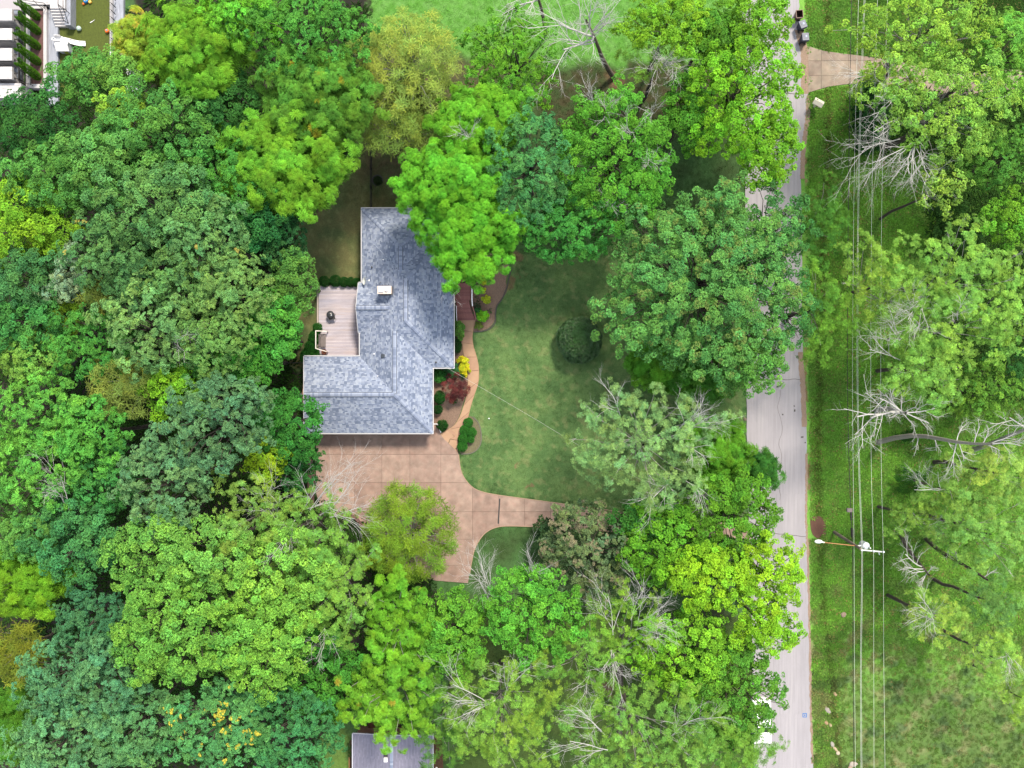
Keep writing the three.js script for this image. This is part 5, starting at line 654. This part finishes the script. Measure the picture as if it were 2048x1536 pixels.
  [668, 1180, 72, 92, 16, 'fine', [150, 198, 84], 'twiggy pale green ash left of the round olive tree', SOUTH, { ...ash, fill: 0.95, bare: [[640, 1302, 650, 1250]] }],
  [815, 1072, 94, 92, 7.5, 'cedar', [150, 188, 58], 'round olive-green feathery tree standing on the driveway edge', SOUTH, { ...cedar, name: 'cedar_tree', lobe: 1.15, deep: 3.2, fill: 1.35, rag: 0.1, spray: 1 }],
  [795, 1260, 62, 84, 13, 'star', [126, 190, 46], 'yellow-green tree with an orange sprig below the round olive tree', SOUTH, { lobe: 0.95, lobes: 0.7, fill: 0.8, rag: 0.34, tip: [[226, 214, 70], 0.02], limbBark: MAT.limb }],
  [785, 1390, 86, 92, 13, 'star', [128, 188, 50], 'loose yellow-green tree hanging over the dark grey roof', SOUTH, { lobe: 0.95, lobes: 0.72, fill: 0.8, rag: 0.3, limbBark: MAT.limb, tip: [[210, 208, 84], 0.02] }],
  [905, 1270, 68, 84, 12.5, 'broad', [118, 184, 56], 'fresh green tree right of the yellow-green pair', SOUTH, { lobe: 0.9 }],
  [880, 1440, 62, 80, 11, 'fine', [110, 160, 62], 'thin green tree at the right end of the dark grey roof', SOUTH, { ...ash, fill: 0.8, twigs: 1 }],
  [1000, 1430, 112, 100, 15.5, 'fine', [156, 198, 76], 'large loose yellow-green ash with forked bare limbs near the bottom edge', SOUTH, { ...ash, fill: 0.85, bare: [[905, 1378, 980, 1410, 16], [925, 1440, 990, 1400, 16], [1040, 1330, 1010, 1390, 15]] }],
  [1072, 1232, 92, 90, 14.5, 'broad', [112, 190, 62], 'bright green tree with grey dead twig tips beside the tan-flowered tree', SOUTH, { lobe: 0.95, bare: [[935, 1150, 985, 1205, 13], [960, 1140, 990, 1200, 13], [1062, 1130, 1056, 1190, 13]] }],
  [1170, 1330, 70, 86, 14, 'fine', [140, 190, 74], 'thin twiggy ash left of the leaning dark trunk', SOUTH, { ...ash, fill: 0.66, bare: [[1160, 1385, 1180, 1345, 14.5]] }],
  [1250, 1250, 66, 66, 14.5, 'fine', [148, 196, 66], 'half-dead ash with white branch fans on a leaning dark trunk', SOUTH, { ...ash, fill: 0.5, base: [1238, 1470], trunk: 0.34, twigs: 2, bare: [[1272, 1178, 1262, 1240, 15], [1308, 1205, 1270, 1250, 15], [1328, 1245, 1270, 1260, 15], [1220, 1365, 1222, 1300, 15], [1240, 1340, 1225, 1300, 15], [1228, 1200, 1226, 1270, 15], [1316, 1285, 1280, 1268, 14.5]] }],
  [1375, 1312, 104, 84, 12, 'broad', [142, 202, 46], 'bright lime-green tree in the lower right centre', SOUTH, { lobe: 0.9, fill: 0.9 }],
  [1470, 1392, 92, 100, 12, 'broad', [106, 166, 54], 'mid-green tree overhanging the road above the white car', SOUTH, { lobe: 0.9, lobes: 0.9 }],
  [1272, 1468, 146, 92, 16, 'fine', [146, 194, 84], 'wide pale ash with white limbs at the bottom centre', SOUTH, { ...ash, fill: 0.85, bare: [[1155, 1428, 1210, 1470, 17], [1148, 1500, 1215, 1500, 17], [1370, 1420, 1345, 1470, 16]] }],
  [1465, 1496, 88, 62, 13, 'fine', [132, 184, 74], 'pale loose tree at the bottom edge beside the road', SOUTH, { ...ash, fill: 1, twigs: 1 }],
  [1182, 1110, 94, 104, 8.5, 'oak', [126, 150, 108], 'dusky green flowering tree with tan blossom beside the driveway neck', FRONT, { tip: [[176, 174, 140], 0.16], fill: 1.3, deep: 3.4, rag: 0.12, k: 1.5 }],
  [1108, 1064, 34, 34, 4.5, 'oak', [66, 104, 62], 'dark low bush on the driveway side of the tan-flowered tree', FRONT, { name: 'shrub', category: 'shrub', deep: 1.4, lobe: 0.7 }],
  [1330, 1088, 84, 86, 10.5, 'broad', [118, 184, 44], 'bright green tree between the tan-flowered tree and the lime tree', FRONT, { lobe: 0.9 }],
  [1468, 1030, 92, 84, 11, 'broad', [110, 170, 44], 'green tree overhanging the road below the pale sage ash', FRONT, { lobe: 0.9 }],
  [1296, 1040, 62, 48, 9, 'broad', [76, 146, 60], 'shaded green tree just below the pale sage ash', FRONT, { lobe: 0.8 }],
  [1430, 1160, 88, 62, 12.5, 'broad', [160, 212, 36], 'lime-yellow tree crown left of its twin by the road', FRONT, { lobe: 0.85, fill: 1.2 }],
  [1545, 1160, 62, 76, 13, 'broad', [166, 214, 34], 'lime-yellow rounded crown overhanging the road', FRONT, { lobe: 0.85, fill: 1.2 }],
  [1540, 1264, 62, 48, 12.5, 'broad', [152, 206, 34], 'lime-yellow lower limb mass above the road at the bend of leaves', FRONT, { lobe: 0.85, fill: 1.2 }],
  [1440, 900, 56, 66, 7, 'star', [102, 168, 42], 'dark star-leaved tree between the sage ash and the road', FRONT, { name: 'hickory_tree', spray: 1.45, loose: 0.85, lobe: 0.9 }],
  [1528, 938, 32, 32, 6.5, 'star', [66, 130, 50], 'small dark star-leaved crown at the road edge', FRONT, { name: 'hickory_tree', spray: 1.45, loose: 0.85, lobe: 0.8 }],
  [1285, 888, 142, 106, 12.5, 'fine', [158, 196, 126], 'pale sage ash with bleached twigs on the front lawn', FRONT, { ...ash, fill: 0.82, base: [1268, 880], bare: [[1398, 806, 1356, 860, 13], [1424, 828, 1366, 862, 13], [1412, 905, 1372, 892, 12.5], [1414, 986, 1372, 962, 12.5], [1304, 1000, 1336, 968, 12], [1216, 790, 1240, 830, 12.5]] }],
  [1412, 562, 186, 188, 15.5, 'broad', [112, 174, 92], 'huge blue-green oak spreading from front lawn over the road', FRONT, { lobe: 1.05, tip: [[150, 186, 100], 0.16], fill: 1.35, rag: 0.26, bumpy: 1.7, lobes: 1 }],
  [1560, 470, 58, 92, 12, 'broad', [84, 146, 76], 'dark crown over the road beside the huge blue-green oak', FRONT, { lobe: 0.95, lobes: 0.62, rag: 0.35, inner: 2 }],
  [1590, 628, 44, 66, 12, 'broad', [84, 146, 72], 'dark ragged crown hanging over the road east of the huge oak', FRONT, { lobe: 0.9, lobes: 0.5, rag: 0.4, inner: 1.5 }],
  [1510, 716, 64, 70, 13, 'broad', [112, 172, 76], 'leafy crown over the road below the huge oak', FRONT, { lobe: 0.95, lobes: 0.8 }],
  [1326, 728, 62, 50, 7, 'star', [100, 164, 42], 'dark star-leaved tree under the lower edge of the huge oak', FRONT, { name: 'hickory_tree', spray: 1.45, loose: 0.85, lobe: 0.95 }],
  [1410, 752, 60, 48, 8, 'star', [80, 140, 44], 'second shaded star-leaved tree under the huge oak near the road', FRONT, { name: 'hickory_tree', spray: 1.45, loose: 0.85, lobe: 0.9 }],
  [1646, 620, 46, 84, 9.5, 'fine', [120, 176, 60], 'thin bright green tree on the verge under the road oak', EAST, { ...ash, twigs: 0, fill: 0.9 }],
  [1640, 440, 44, 70, 9, 'fine', [98, 158, 58], 'thin green tree on the verge where the oak crosses the road', EAST, { ...ash, twigs: 0, fill: 0.8 }],
  // --- north of the house
  [1030, 112, 92, 92, 12, 'oak', [112, 172, 46], 'rounded yellow-green oak right of the tan clearing', NORTH],
  [958, 240, 84, 66, 13, 'star', [122, 190, 42], 'bright lime tree between tall cedar and blue-green maple', NORTH, { name: 'elm_tree', lobe: 0.9, fill: 1.8, spray: 1.15, loose: 0.95 }],
  [900, 360, 100, 66, 13.5, 'star', [116, 192, 44], 'vivid lime crown over the north eave of the house', NORTH, { name: 'elm_tree', lobe: 0.9, fill: 1.8, rag: 0.2, spray: 1.15, loose: 0.95, bare: [[932, 262, 940, 282, 14]] }],
  [938, 468, 90, 88, 13, 'star', [110, 186, 42], 'vivid lime crown hiding the north-east corner of the roof', NORTH, { name: 'elm_tree', lobe: 0.9, fill: 1.8, rag: 0.2, spray: 1.15, loose: 0.95, bare: [[912, 574, 917, 552, 10.5]] }],
  [1058, 322, 88, 104, 14.5, 'oak', [86, 150, 88], 'blue-green rounded maple right of the vivid lime tree', NORTH, { fill: 1.15 }],
  [1232, 306, 110, 132, 14.5, 'broad', [108, 182, 56], 'tall green tree with grey dead twigs in the upper centre', NORTH, { bare: [[1176, 180, 1186, 210, 15], [1215, 222, 1222, 244, 15], [1310, 214, 1296, 232, 15], [1248, 250, 1262, 270, 15.5], [1292, 310, 1300, 330, 15], [1236, 404, 1224, 424, 13]] }],
  [1142, 446, 104, 74, 12, 'oak', [76, 150, 62], 'deep green tree on the lawn edge below the blue-green maple', NORTH, { fill: 1.1 }],
  [1340, 42, 92, 60, 13, 'broad', [142, 194, 40], 'yellow-green tree at the top edge right of the bare tree', NORTH],
  [1522, 32, 66, 60, 13, 'broad', [136, 190, 42], 'yellow-green tree at the top edge beside the wheeled bins', NORTH],
  [1430, 60, 60, 46, 12, 'broad', [104, 164, 46], 'green crown between the two yellow-green trees at the top edge', NORTH],
  [1322, 126, 66, 46, 11, 'fine', [150, 194, 70], 'small ash with a white starburst of bare twigs', NORTH, { ...ash, fill: 0.6, lobes: 0.6, bare: [[1290, 132, 1322, 126, 12], [1350, 142, 1322, 126, 12], [1318, 98, 1322, 126, 12], [1352, 110, 1324, 126, 12]] }],
  [1486, 182, 108, 118, 14, 'broad', [136, 200, 36], 'large yellow-green tree overhanging the road west of the mailbox', NORTH, { bumpy: 1.5, lobes: 0.9 }],
  [1380, 215, 46, 66, 11, 'broad', [90, 158, 46], 'shaded green crown left of the large yellow-green road tree', NORTH],
  [1540, 300, 58, 70, 12.5, 'broad', [130, 190, 38], 'yellow-green tree over the road below the mailbox', NORTH],
  [812, 118, 100, 92, 14, 'cedar', [192, 208, 104], 'tall feathery olive cedar by the bright north lawn', NORTH, { ...cedar, lobe: 1, rag: 0.22, fill: 1.15 }],
  [800, 208, 84, 52, 9.5, 'cedar', [128, 150, 62], 'shaded lower cedar boughs behind the tall olive cedar', NORTH, { ...cedar, lobe: 0.9 }],
  [792, 262, 88, 42, 11, 'cedar', [164, 188, 90], 'pale olive cedar over the north end of the picket fence', NORTH, { ...cedar, lobe: 0.85 }],
  // --- east of the road
  [1868, 50, 140, 66, 14, 'broad', [168, 210, 80], 'yellow-green tree at the top edge east of the wires', EAST, { ...ash, fill: 0.85, lobe: 0.95, twigs: 1 }],
  [1790, 130, 62, 46, 13, 'broad', [168, 202, 78], 'pale crown overhanging the neighbour driveway by the wires', EAST, { ...ash, base: [1775, 150], fill: 0.8, lobe: 0.85, bare: [[1712, 136, 1750, 150, 13]] }],
  [1905, 212, 136, 96, 15.5, 'broad', [158, 204, 86], 'largest pale tree in the upper right with bare side twigs', EAST, { ...ash, fill: 0.9, lobe: 0.95, bare: [[1742, 215, 1800, 190, 14.5], [1738, 262, 1800, 235, 14], [1722, 304, 1800, 278, 14], [1836, 340, 1830, 285, 15], [1800, 352, 1830, 290, 15], [1860, 350, 1840, 290, 14.5], [1770, 330, 1825, 285, 14.5]] }],
  [2020, 110, 62, 96, 13, 'oak', [128, 182, 70], 'green tree in the top right corner', EAST],
  [2010, 310, 70, 66, 11, 'oak', [96, 150, 56], 'dull green tree at the right edge below the largest pale tree', EAST],
  [1892, 372, 46, 36, 13, 'broad', [164, 200, 84], 'isolated pale tuft below the largest pale tree', EAST, { ...ash, lobe: 0.8 }],
  [1745, 226, 38, 80, 4, 'oak', [52, 108, 50], 'low dark bush under the wires by the neighbour driveway', EAST, { name: 'shrub', category: 'shrub', deep: 1.6, lobe: 0.8 }],
  [2022, 438, 44, 52, 10, 'broad', [124, 186, 50], 'bright green tree at the right edge above the big pale ash', EAST],
  [1925, 455, 56, 44, 5, 'oak', [74, 124, 52], 'low dull undergrowth bush above the big pale ash', EAST, { name: 'shrub', category: 'shrub', deep: 1.5 }],
  [1748, 570, 58, 90, 10, 'fine', [166, 204, 84], 'pale narrow ash growing through the overhead wires', EAST, { ...ash, fill: 0.75, bare: [[1772, 600, 1768, 632, 9]] }],
  [1925, 555, 110, 84, 15, 'fine', [160, 208, 92], 'big pale ash, upper crown, at the right edge', EAST, { ...ash, fill: 0.9, bare: [[1810, 640, 1850, 600, 14.5], [1820, 610, 1860, 590, 14.5], [1915, 610, 1915, 640, 15]] }],
  [1900, 660, 96, 74, 14, 'fine', [164, 210, 92], 'yellowish ash crown below the big pale ash', EAST, { ...ash, fill: 0.95, bare: [[1800, 640, 1840, 650, 14]] }],
  [2016, 620, 68, 74, 14, 'fine', [168, 212, 92], 'yellow-green ash cut by the right edge', EAST, { ...ash, fill: 0.95 }],
  [1868, 738, 72, 66, 13.5, 'fine', [160, 208, 94], 'pale ash tip above the white dead tree', EAST, { ...ash, fill: 0.9, bare: [[1762, 668, 1810, 690, 13], [1736, 704, 1800, 720, 13]] }],
  [1965, 780, 78, 62, 9, 'oak', [108, 154, 54], 'dull olive-green tree behind the white dead tree', EAST],
  [2020, 730, 46, 40, 7, 'oak', [58, 108, 46], 'dark low tree at the right edge under the ash', EAST],
  [1985, 945, 78, 50, 12, 'fine', [176, 204, 96], 'pale ash at the right edge under the fallen-looking dead tree', EAST, { ...ash, fill: 0.85, bare: [[1830, 970, 1890, 978, 11]] }],
  [1905, 985, 60, 36, 9, 'fine', [150, 188, 88], 'thin pale ash above the green ash group', EAST, { ...ash, fill: 0.7 }],
  [1832, 1034, 44, 36, 8, 'fine', [160, 196, 84], 'small sparse ash nearest the wires in the lower right', EAST, { ...ash, fill: 0.7, bare: [[1856, 1056, 1826, 1026, 9]] }],
  [1975, 1066, 88, 80, 13, 'fine', [150, 194, 96], 'pale green ash at the right edge above the mown field', EAST, { ...ash, fill: 0.95 }],
  [1905, 1062, 46, 50, 10, 'fine', [132, 184, 76], 'green loose crown left of the pale green ash', EAST, { ...ash, fill: 0.8 }],
  [1880, 1238, 60, 40, 11, 'fine', [176, 208, 92], 'yellow-tipped ash at the top of the mown field', EAST, { ...ash, fill: 0.85, bare: [[1840, 1212, 1872, 1236, 12], [1838, 1232, 1870, 1242, 12]] }],
  [1988, 1208, 60, 52, 11, 'fine', [128, 176, 96], 'grey-green ash at the right edge by the field', EAST, { ...ash, fill: 0.9 }],
  [1990, 1316, 54, 54, 11, 'fine', [172, 208, 90], 'yellow ash with white twigs at the right edge of the field', EAST, { ...ash, fill: 0.85, bare: [[2030, 1330, 2005, 1290, 12]] }],
  [2040, 1394, 30, 38, 9, 'fine', [168, 204, 78], 'last small pale crown down the right edge', EAST, { ...ash, fill: 0.9, twigs: 1 }],
];
for (const a of list) tree(...a);
// dead trees
deadTree([1228, 156], [1172, 40], 14, 'bare silver tree with dark trunk at the top of the north lawn', [[1105, 62, 15, 0.78], [1092, 90, 14, 0.75, 4], [1190, 108, 14, 0.8, 4], [1140, 25, 16, 0.85, 4], [1222, 10, 15, 0.85, 4], [1180, -10, 16, 0.9], [1210, 50, 15, 0.86], [1150, 120, 13, 0.72], [1236, 30, 14, 0.8]], NORTH, { bark: [0.16, 0.13, 0.1] });
deadTree([1092, 66], [1068, -24], 12, 'dead limb fan poking in at the top edge left of the bare silver tree', [[990, 14, 12, 0.75], [1020, 2, 13, 0.85], [1050, 20, 11.5, 0.8], [1010, -20, 13, 0.9]], NORTH, { r: 0.2, bark: [0.17, 0.13, 0.1] });
deadTree([1662 + 90, 822], [1812, 826], 13, 'big white dead tree reaching across the wires', [[1690, 822, 13, 0.8], [1700, 840, 12.5, 0.78], [1740, 800, 13.5, 0.9], [1800, 786, 13, 0.85], [1830, 870, 12.5, 0.85], [1872, 856, 13, 0.95], [1892, 820, 13.5, 0.95], [1770, 850, 13, 0.82], [1840, 800, 14, 0.95], [1760, 780, 12.5, 0.8]], EAST, { bark: [0.42, 0.4, 0.37] });
deadTree([1757, 884], [1985, 888], 19, 'long grey dead trunk leaning right with forked white branches', [[1836, 908, 7, 0.36, 2], [1880, 908, 8.5, 0.5, 2], [1918, 838, 13.5, 0.7, 3], [1902, 900, 13, 0.62, 2], [1905, 952, 14, 0.7, 3], [1925, 930, 14, 0.72, 2], [1985, 860, 18, 0.92, 3], [2050, 850, 20, 0.98, 3], [2010, 905, 19, 0.95, 3], [1960, 840, 17, 0.85, 2], [2060, 880, 21, 1, 3]], EAST, { r: 0.27, bark: [0.34, 0.32, 0.28] });
deadTree([1940, 900], [2090, 850], 19, 'partly hidden dead tree at the right edge above the leaning trunk', [[1990, 842, 17.5, 0.8], [2020, 852, 18, 0.85], [2030, 830, 19, 0.9], [2060, 860, 19, 0.95]], EAST, { bark: [0.4, 0.38, 0.35] });
deadTree([1800, 1065], [1858, 1150], 10, 'grey dead treetop beside the field right of the wires', [[1786, 1118, 9.5, 0.8], [1800, 1140, 9.8, 0.85], [1840, 1168, 10, 0.95], [1812, 1158, 10, 0.9], [1862, 1130, 10, 0.95]], EAST, { r: 0.22, bark: [0.12, 0.1, 0.08] });
deadTree([1850, 1075], [1975, 1160], 13, 'dark leaning trunk crossing the gap below the pale green ash', [[1915, 1096, 9, 0.6, 2], [1890, 1108, 9, 0.55, 2], [1990, 1140, 13, 0.95, 2]], EAST, { r: 0.24, bark: [0.08, 0.065, 0.05] });
// ---------------------------------------------------------------- shrubs
const bush = (px, py, r, h, kind, c, label, o = {}) => tree(px, py, r, r * (o.long ?? 1), h, kind, c, label, o.group, { name: 'shrub', category: 'shrub', deep: h * 0.62, lobe: clamp(r / 20 * 0.42, 0.16, 0.8), fill: 3, spray: clamp(r / 20 * 0.62, 0.28, 0.8), inner: 3, rag: 0.1, every: 3, trunk: 0.04, ...o });
bush(1160, 680, 46, 3.6, 'small', [62, 112, 52], 'dark glossy rounded holly standing alone on the front lawn', { leaf: shinyLeaf, dome: true, domeS: 1.7, domeN: 300, trunk: 0.1 });
const HB = 'clipped bushes along the deck edge', hedge = [[648, 562.5, 9.5, 'round clipped bush at the outer end of the deck hedge'], [670, 561, 10.5, 'largest clipped bush, second from the outer end of the deck hedge'], [687, 563.5, 9, 'middle clipped bush of the deck hedge'], [701, 563.5, 8.5, 'clipped bush second from the house in the deck hedge'], [713, 564, 8, 'clipped bush against the house wall in the deck hedge']];
for (const [x, y, r, l] of hedge) bush(x, y, r * 1.08, 1.4, 'small', [44, 104, 38], l, { group: HB, dome: true });
for (const [x, y, r, l] of [[634, 656, 8, 'small topmost bush of the slanting hedge'], [627, 676, 11, 'second bush of the slanting hedge'], [620, 696, 12, 'third bush of the slanting hedge'], [612, 713, 13, 'lowest bush of the slanting hedge by the fence'], [629, 710, 9, 'bush of the slanting hedge touching the garage eave']]) bush(x, y, r, 1.5, 'small', [52, 124, 42], l, { group: 'bushes of the slanting hedge', long: 1.25, dome: true });
const YS = 'small chartreuse shrubs in the mulch bed';
for (const [x, y, r, l] of [[966.5, 563.5, 5.6, 'chartreuse shrub nearest the lime tree in the mulch bed'], [965.5, 580.5, 4.4, 'smallest chartreuse shrub in the mulch bed'], [972.5, 598.5, 8, 'widest chartreuse shrub in the mulch bed'], [949, 551, 5, 'chartreuse shrub peeking out left under the lime tree'], [963, 549, 5, 'chartreuse shrub peeking out right under the lime tree'], [980, 552, 5, 'chartreuse shrub under the right edge of the lime tree']]) bush(x, y, r, 0.6, 'broad', [202, 228, 50], l, { group: YS, spray: 0.4 });
bush(963, 632, 10.5, 1.1, 'broad', [134, 220, 44], 'bright green round shrub at the foot of the red steps', { spray: 0.45 });
bush(954, 611, 7.5, 0.9, 'small', [40, 92, 58], 'dark green shrub beside the red steps above the bright one'); bush(957, 624, 8.5, 0.8, 'fine', [74, 150, 84], 'blue-green fern-like shrub behind the bright round one'); bush(951, 569, 4.6, 0.8, 'small', [48, 92, 40], 'dark little shrub beside the white handrail top'); bush(955.5, 593, 3, 0.5, 'small', [70, 104, 60], 'tiny dark shrub midway along the white handrail'); bush(979, 621, 3.4, 0.4, 'small', [84, 134, 74], 'tiny green tuft in the middle of the mulch bed'); bush(957, 652, 7, 0.5, 'fine', [128, 160, 70], 'yellow-green low plants at the tip of the mulch bed');
bush(917.5, 659, 11.5, 1.5, 'broad', [116, 178, 74], 'light green shrub against the east wall by the path', { long: 1.4, spray: 0.5 }); bush(913, 692, 9, 1.3, 'small', [46, 104, 42], 'dark shrub against the east wall above the yellow one', { long: 1.5, dome: true }); bush(910, 605, 3.4, 0.9, 'small', [66, 118, 50], 'narrow shrub strip between wall and red steps', { long: 4 });
bush(926.5, 722, 9, 1.1, 'broad', [232, 236, 26], 'upper half of the brilliant yellow shrub by the path', { spray: 0.42 }); bush(928.5, 738, 11, 1.1, 'broad', [228, 234, 22], 'lower brilliant yellow shrub by the path', { spray: 0.42 });
bush(911, 776, 24, 2.5, 'fine', [124, 66, 66], 'dark red-leaved small maple by the garden path', { name: 'red_maple', category: 'small tree', lobe: 0.6, spray: 0.75, fill: 1.6, rag: 0.2, vary: 0.5, trunk: 0.07 });
bush(878, 752, 11, 1.3, 'broad', [64, 142, 58], 'leafy green shrub in the inner corner of the house wall', { spray: 0.5, long: 1.3 }); bush(902, 741, 13, 1.2, 'fine', [72, 136, 78], 'soft blue-green shrub left of the yellow shrubs', { spray: 0.6 }); bush(926, 750, 6.5, 0.8, 'small', [56, 128, 50], 'small dark shrub below the yellow ones'); bush(879, 795, 10, 1.3, 'small', [44, 116, 40], 'dark round shrub left of the red maple', { long: 1.3, dome: true }); bush(875, 819, 8.5, 1.2, 'small', [36, 92, 34], 'dark shrub by the wall above the downspout', { dome: true }); bush(884.5, 851, 10.5, 1.2, 'small', [42, 106, 38], 'round dark shrub beside the white downspout', { dome: true }); bush(909, 803, 6.5, 0.7, 'small', [52, 118, 46], 'low green shrub under the red maple');
const RB = 'clipped shrubs in the round bed'; for (const [x, y, r, l] of [[936, 846, 9, 'topmost clipped shrub in the round bed'], [929, 861, 9.5, 'second clipped shrub beside the path in the round bed'], [943, 865, 9, 'right-hand clipped shrub in the round bed'], [926, 878, 10, 'third clipped shrub beside the path in the round bed'], [942, 879, 6, 'smallest clipped shrub in the round bed'], [924.5, 893, 9.5, 'lowest clipped shrub in the round bed']]) bush(x, y, r, 0.9, 'small', [66, 148, 50], l, { group: RB, dome: true });
bush(755, 361, 8, 0.9, 'small', [58, 82, 44], 'clipped shrub inside the dark planter ring', { dome: true }); bush(700, 1500, 7, 2, 'small', [70, 104, 46], 'tall narrow bush at the left corner of the dark grey roof', { long: 2.4 });
bush(1808, 870, 20, 1.6, 'small', [52, 112, 40], 'dark weedy thicket along the leaning grey trunk', { long: 0.6, lobe: 0.5 }); bush(1825, 965, 34, 1.8, 'small', [56, 118, 38], 'low dark thicket in the shade by the bare soil ring', { long: 0.7, lobe: 0.6 });
// five columnar cypresses in the terrace planter
{
  const CY = 'columnar cypresses in the terrace planter', at = [[75, 34], [76, 63], [75.5, 93], [76.5, 124], [76, 154]], tips = [[32, 0], [34, 28], [30, 60], [32, 92], [33, 121]], nm = ['first cypress from the top edge in the terrace planter', 'second cypress from the top in the terrace planter', 'middle cypress of the five in the terrace planter', 'fourth cypress from the top in the terrace planter', 'lowest of the five cypresses in the terrace planter'];
  at.forEach(([x, y], k) => {
    const r = RNG(60 + k), b = P(x, y, 0.5), e = P(...tips[k], 4.4), t = thing('cypress', nm[k], 'cypress', b, 0, CY), w = new Wood(); w.tube([V(0, -0.1, 0), e.clone().sub(b).multiplyScalar(0.9)], 0.07, 0.02, 6); mesh('trunk', w.geo(), MAT.bark, t);
    const N = 1500, ims = [0, 1, 2].map((i) => []); const c = T(92, 150, 36, 1.5);
    for (let i = 0; i < N; i++) { const s = r(), a = r() * 6.283, R = 0.36 * Math.sin(Math.PI * Math.pow(0.1 + 0.9 * s, 0.62)) ** 0.5 * (0.8 + 0.25 * r()) + 0.03, fork = s > 0.86 ? (s - 0.72) * 1.2 * (a > 3.14 ? 1 : -1) : 0, p = e.clone().sub(b).multiplyScalar(s).add(V(Math.cos(a) * R + fork * 0.5, 0, Math.sin(a) * R - fork * 0.6)); const d = V(Math.cos(a) * 0.6, 0.8, Math.sin(a) * 0.6).normalize(), m = new THREE.Matrix4().compose(p, new THREE.Quaternion().setFromUnitVectors(UP, d).multiply(new THREE.Quaternion().setFromAxisAngle(UP, r() * 6)), V(0.27, 0.32, 0.27)), q = 0.7 + 0.5 * r(); ims[i % 3].push([m, [c[0] * q, c[1] * q, c[2] * q]]); }
    ims.forEach((l, i) => { const im = shadow(new THREE.InstancedMesh(spray.small[i], leafMat, l.length)); l.forEach(([m, q], j) => { im.setMatrixAt(j, m); im.setColorAt(j, col(q)); }); im.name = numbered('foliage'); t.add(stuff(im)); });
  });
}
// ---------------------------------------------------------------- grass: tufts on the verge and the field, short turf on the lawns
{
  const tuft = (seed, n, h, s) => { const L = new Leaves(seed), r = L.r; for (let i = 0; i < n; i++) { const a = r() * 6.283, e = 0.15 + 0.65 * r(), q = s * Math.sqrt(r()); L.leaf(V(Math.cos(a) * q, 0, Math.sin(a) * q), V(Math.cos(a) * Math.cos(e), Math.sin(e), Math.sin(a) * Math.cos(e)), UP, h * (0.6 + 0.6 * r()), h * 0.28, 0.7 + 0.6 * r(), (r() - 0.4) * 0.5); } return L.geo(); };
  const sow = (name, label, N, pick, geo, seed) => { const r = RNG(seed), im = shadow(new THREE.InstancedMesh(geo, leafMat, N)), m = new THREE.Matrix4(), q = new THREE.Quaternion(); let k = 0, tries = 0; while (k < N && tries++ < N * 12) { const s = pick(r); if (!s) continue; q.setFromAxisAngle(UP, r() * 6.283); const p = P(s[0], s[1]); m.compose(V(p.x, 0.0, p.z), q, V(s[2], s[2], s[2])); im.setMatrixAt(k, m); im.setColorAt(k, col(s[3])); k++; } im.count = k; im.name = numbered(name); im.userData = { kind: 'stuff', label, category: 'grass' }; scene.add(im); };
  const roadX = (y) => mix(1612, 1626, y / 1536) + 2, D = T(170, 158, 104), nd = [[1616, 88], [1650, 99], [1690, 104], [1730, 109], [1800, 120], [1900, 146], [2090, 136], [2090, 182], [2000, 184], [1900, 200], [1800, 176], [1730, 170], [1690, 173], [1655, 178], [1616, 190]];
  const tint = (c, k) => [c[0] * k, c[1] * k, c[2] * k];
  sow('verge_grass', 'rough weedy grass on the road verge and the field', 75000, (r) => { const x = 1608 + r() * 460, y = -40 + r() * 1620; if (x < roadX(y) || inside(x, y, nd) || Math.hypot((x - 1636) * 1.5, y - 1055) < 24) return null; const d = noise(x / 14, y / 14), mown = smooth(1200, 1400, y) * smooth(1660, 1700, x); if (r() < 0.15 + 0.4 * mown - 0.4 * d) return null; const k = 0.8 + 0.75 * r(), c = r() < 0.05 ? D : groundAt(x, y); return [x, y, (0.7 + 1.0 * r() + 0.5 * clamp(d)) * (1 - 0.5 * mown), tint(c, k)]; }, tuft(3, 12, 0.16, 0.16), 71);
  const pathZone = [[908, 640], [960, 640], [962, 760], [950, 800], [922, 912], [878, 880], [930, 790], [920, 700]];
  sow('lawn_grass', 'short mottled turf of the lawns round the house', 95000, (r) => { const x = 560 + r() * 940, y = -40 + r() * 1600; if (inside(x, y, forestWest) && !inside(x, y, backLawn)) return null; if (x > 600 && x < 912 && y > 410 && y < 870) return null; if (x > 704 && x < 868 && y > 1436) return null; if (inside(x, y, bedFront) || inside(x, y, bedRound) || inside(x, y, bedHouse) || inside(x, y, driveOutline) || inside(x, y, pathZone)) return null; if (y > 1100 && r() < 0.5) return null; const k = 0.85 + 0.55 * r(); return [x, y, 0.4 + 0.4 * r(), tint(groundAt(x, y), k)]; }, tuft(4, 10, 0.1, 0.2), 72);
  sow('undergrowth', 'dark weeds and saplings on the shaded forest floor', 9000, (r) => { const e = r() < 0.35, x = e ? 1700 + r() * 360 : r() * 900, y = e ? 180 + r() * 620 : r() * 1536; if (e ? x < 1860 - (y < 300 ? 130 : 0) || (y > 88 && y < 190) : !inside(x, y, forestWest)) return null; const k = 0.7 + 0.6 * r(), c = T(60, 104, 40); return [x, y, 1.2 + 2.2 * r(), c.map((v) => v * k)]; }, tuft(5, 14, 0.2, 0.2), 73);
}
renderer.render(scene, camera);
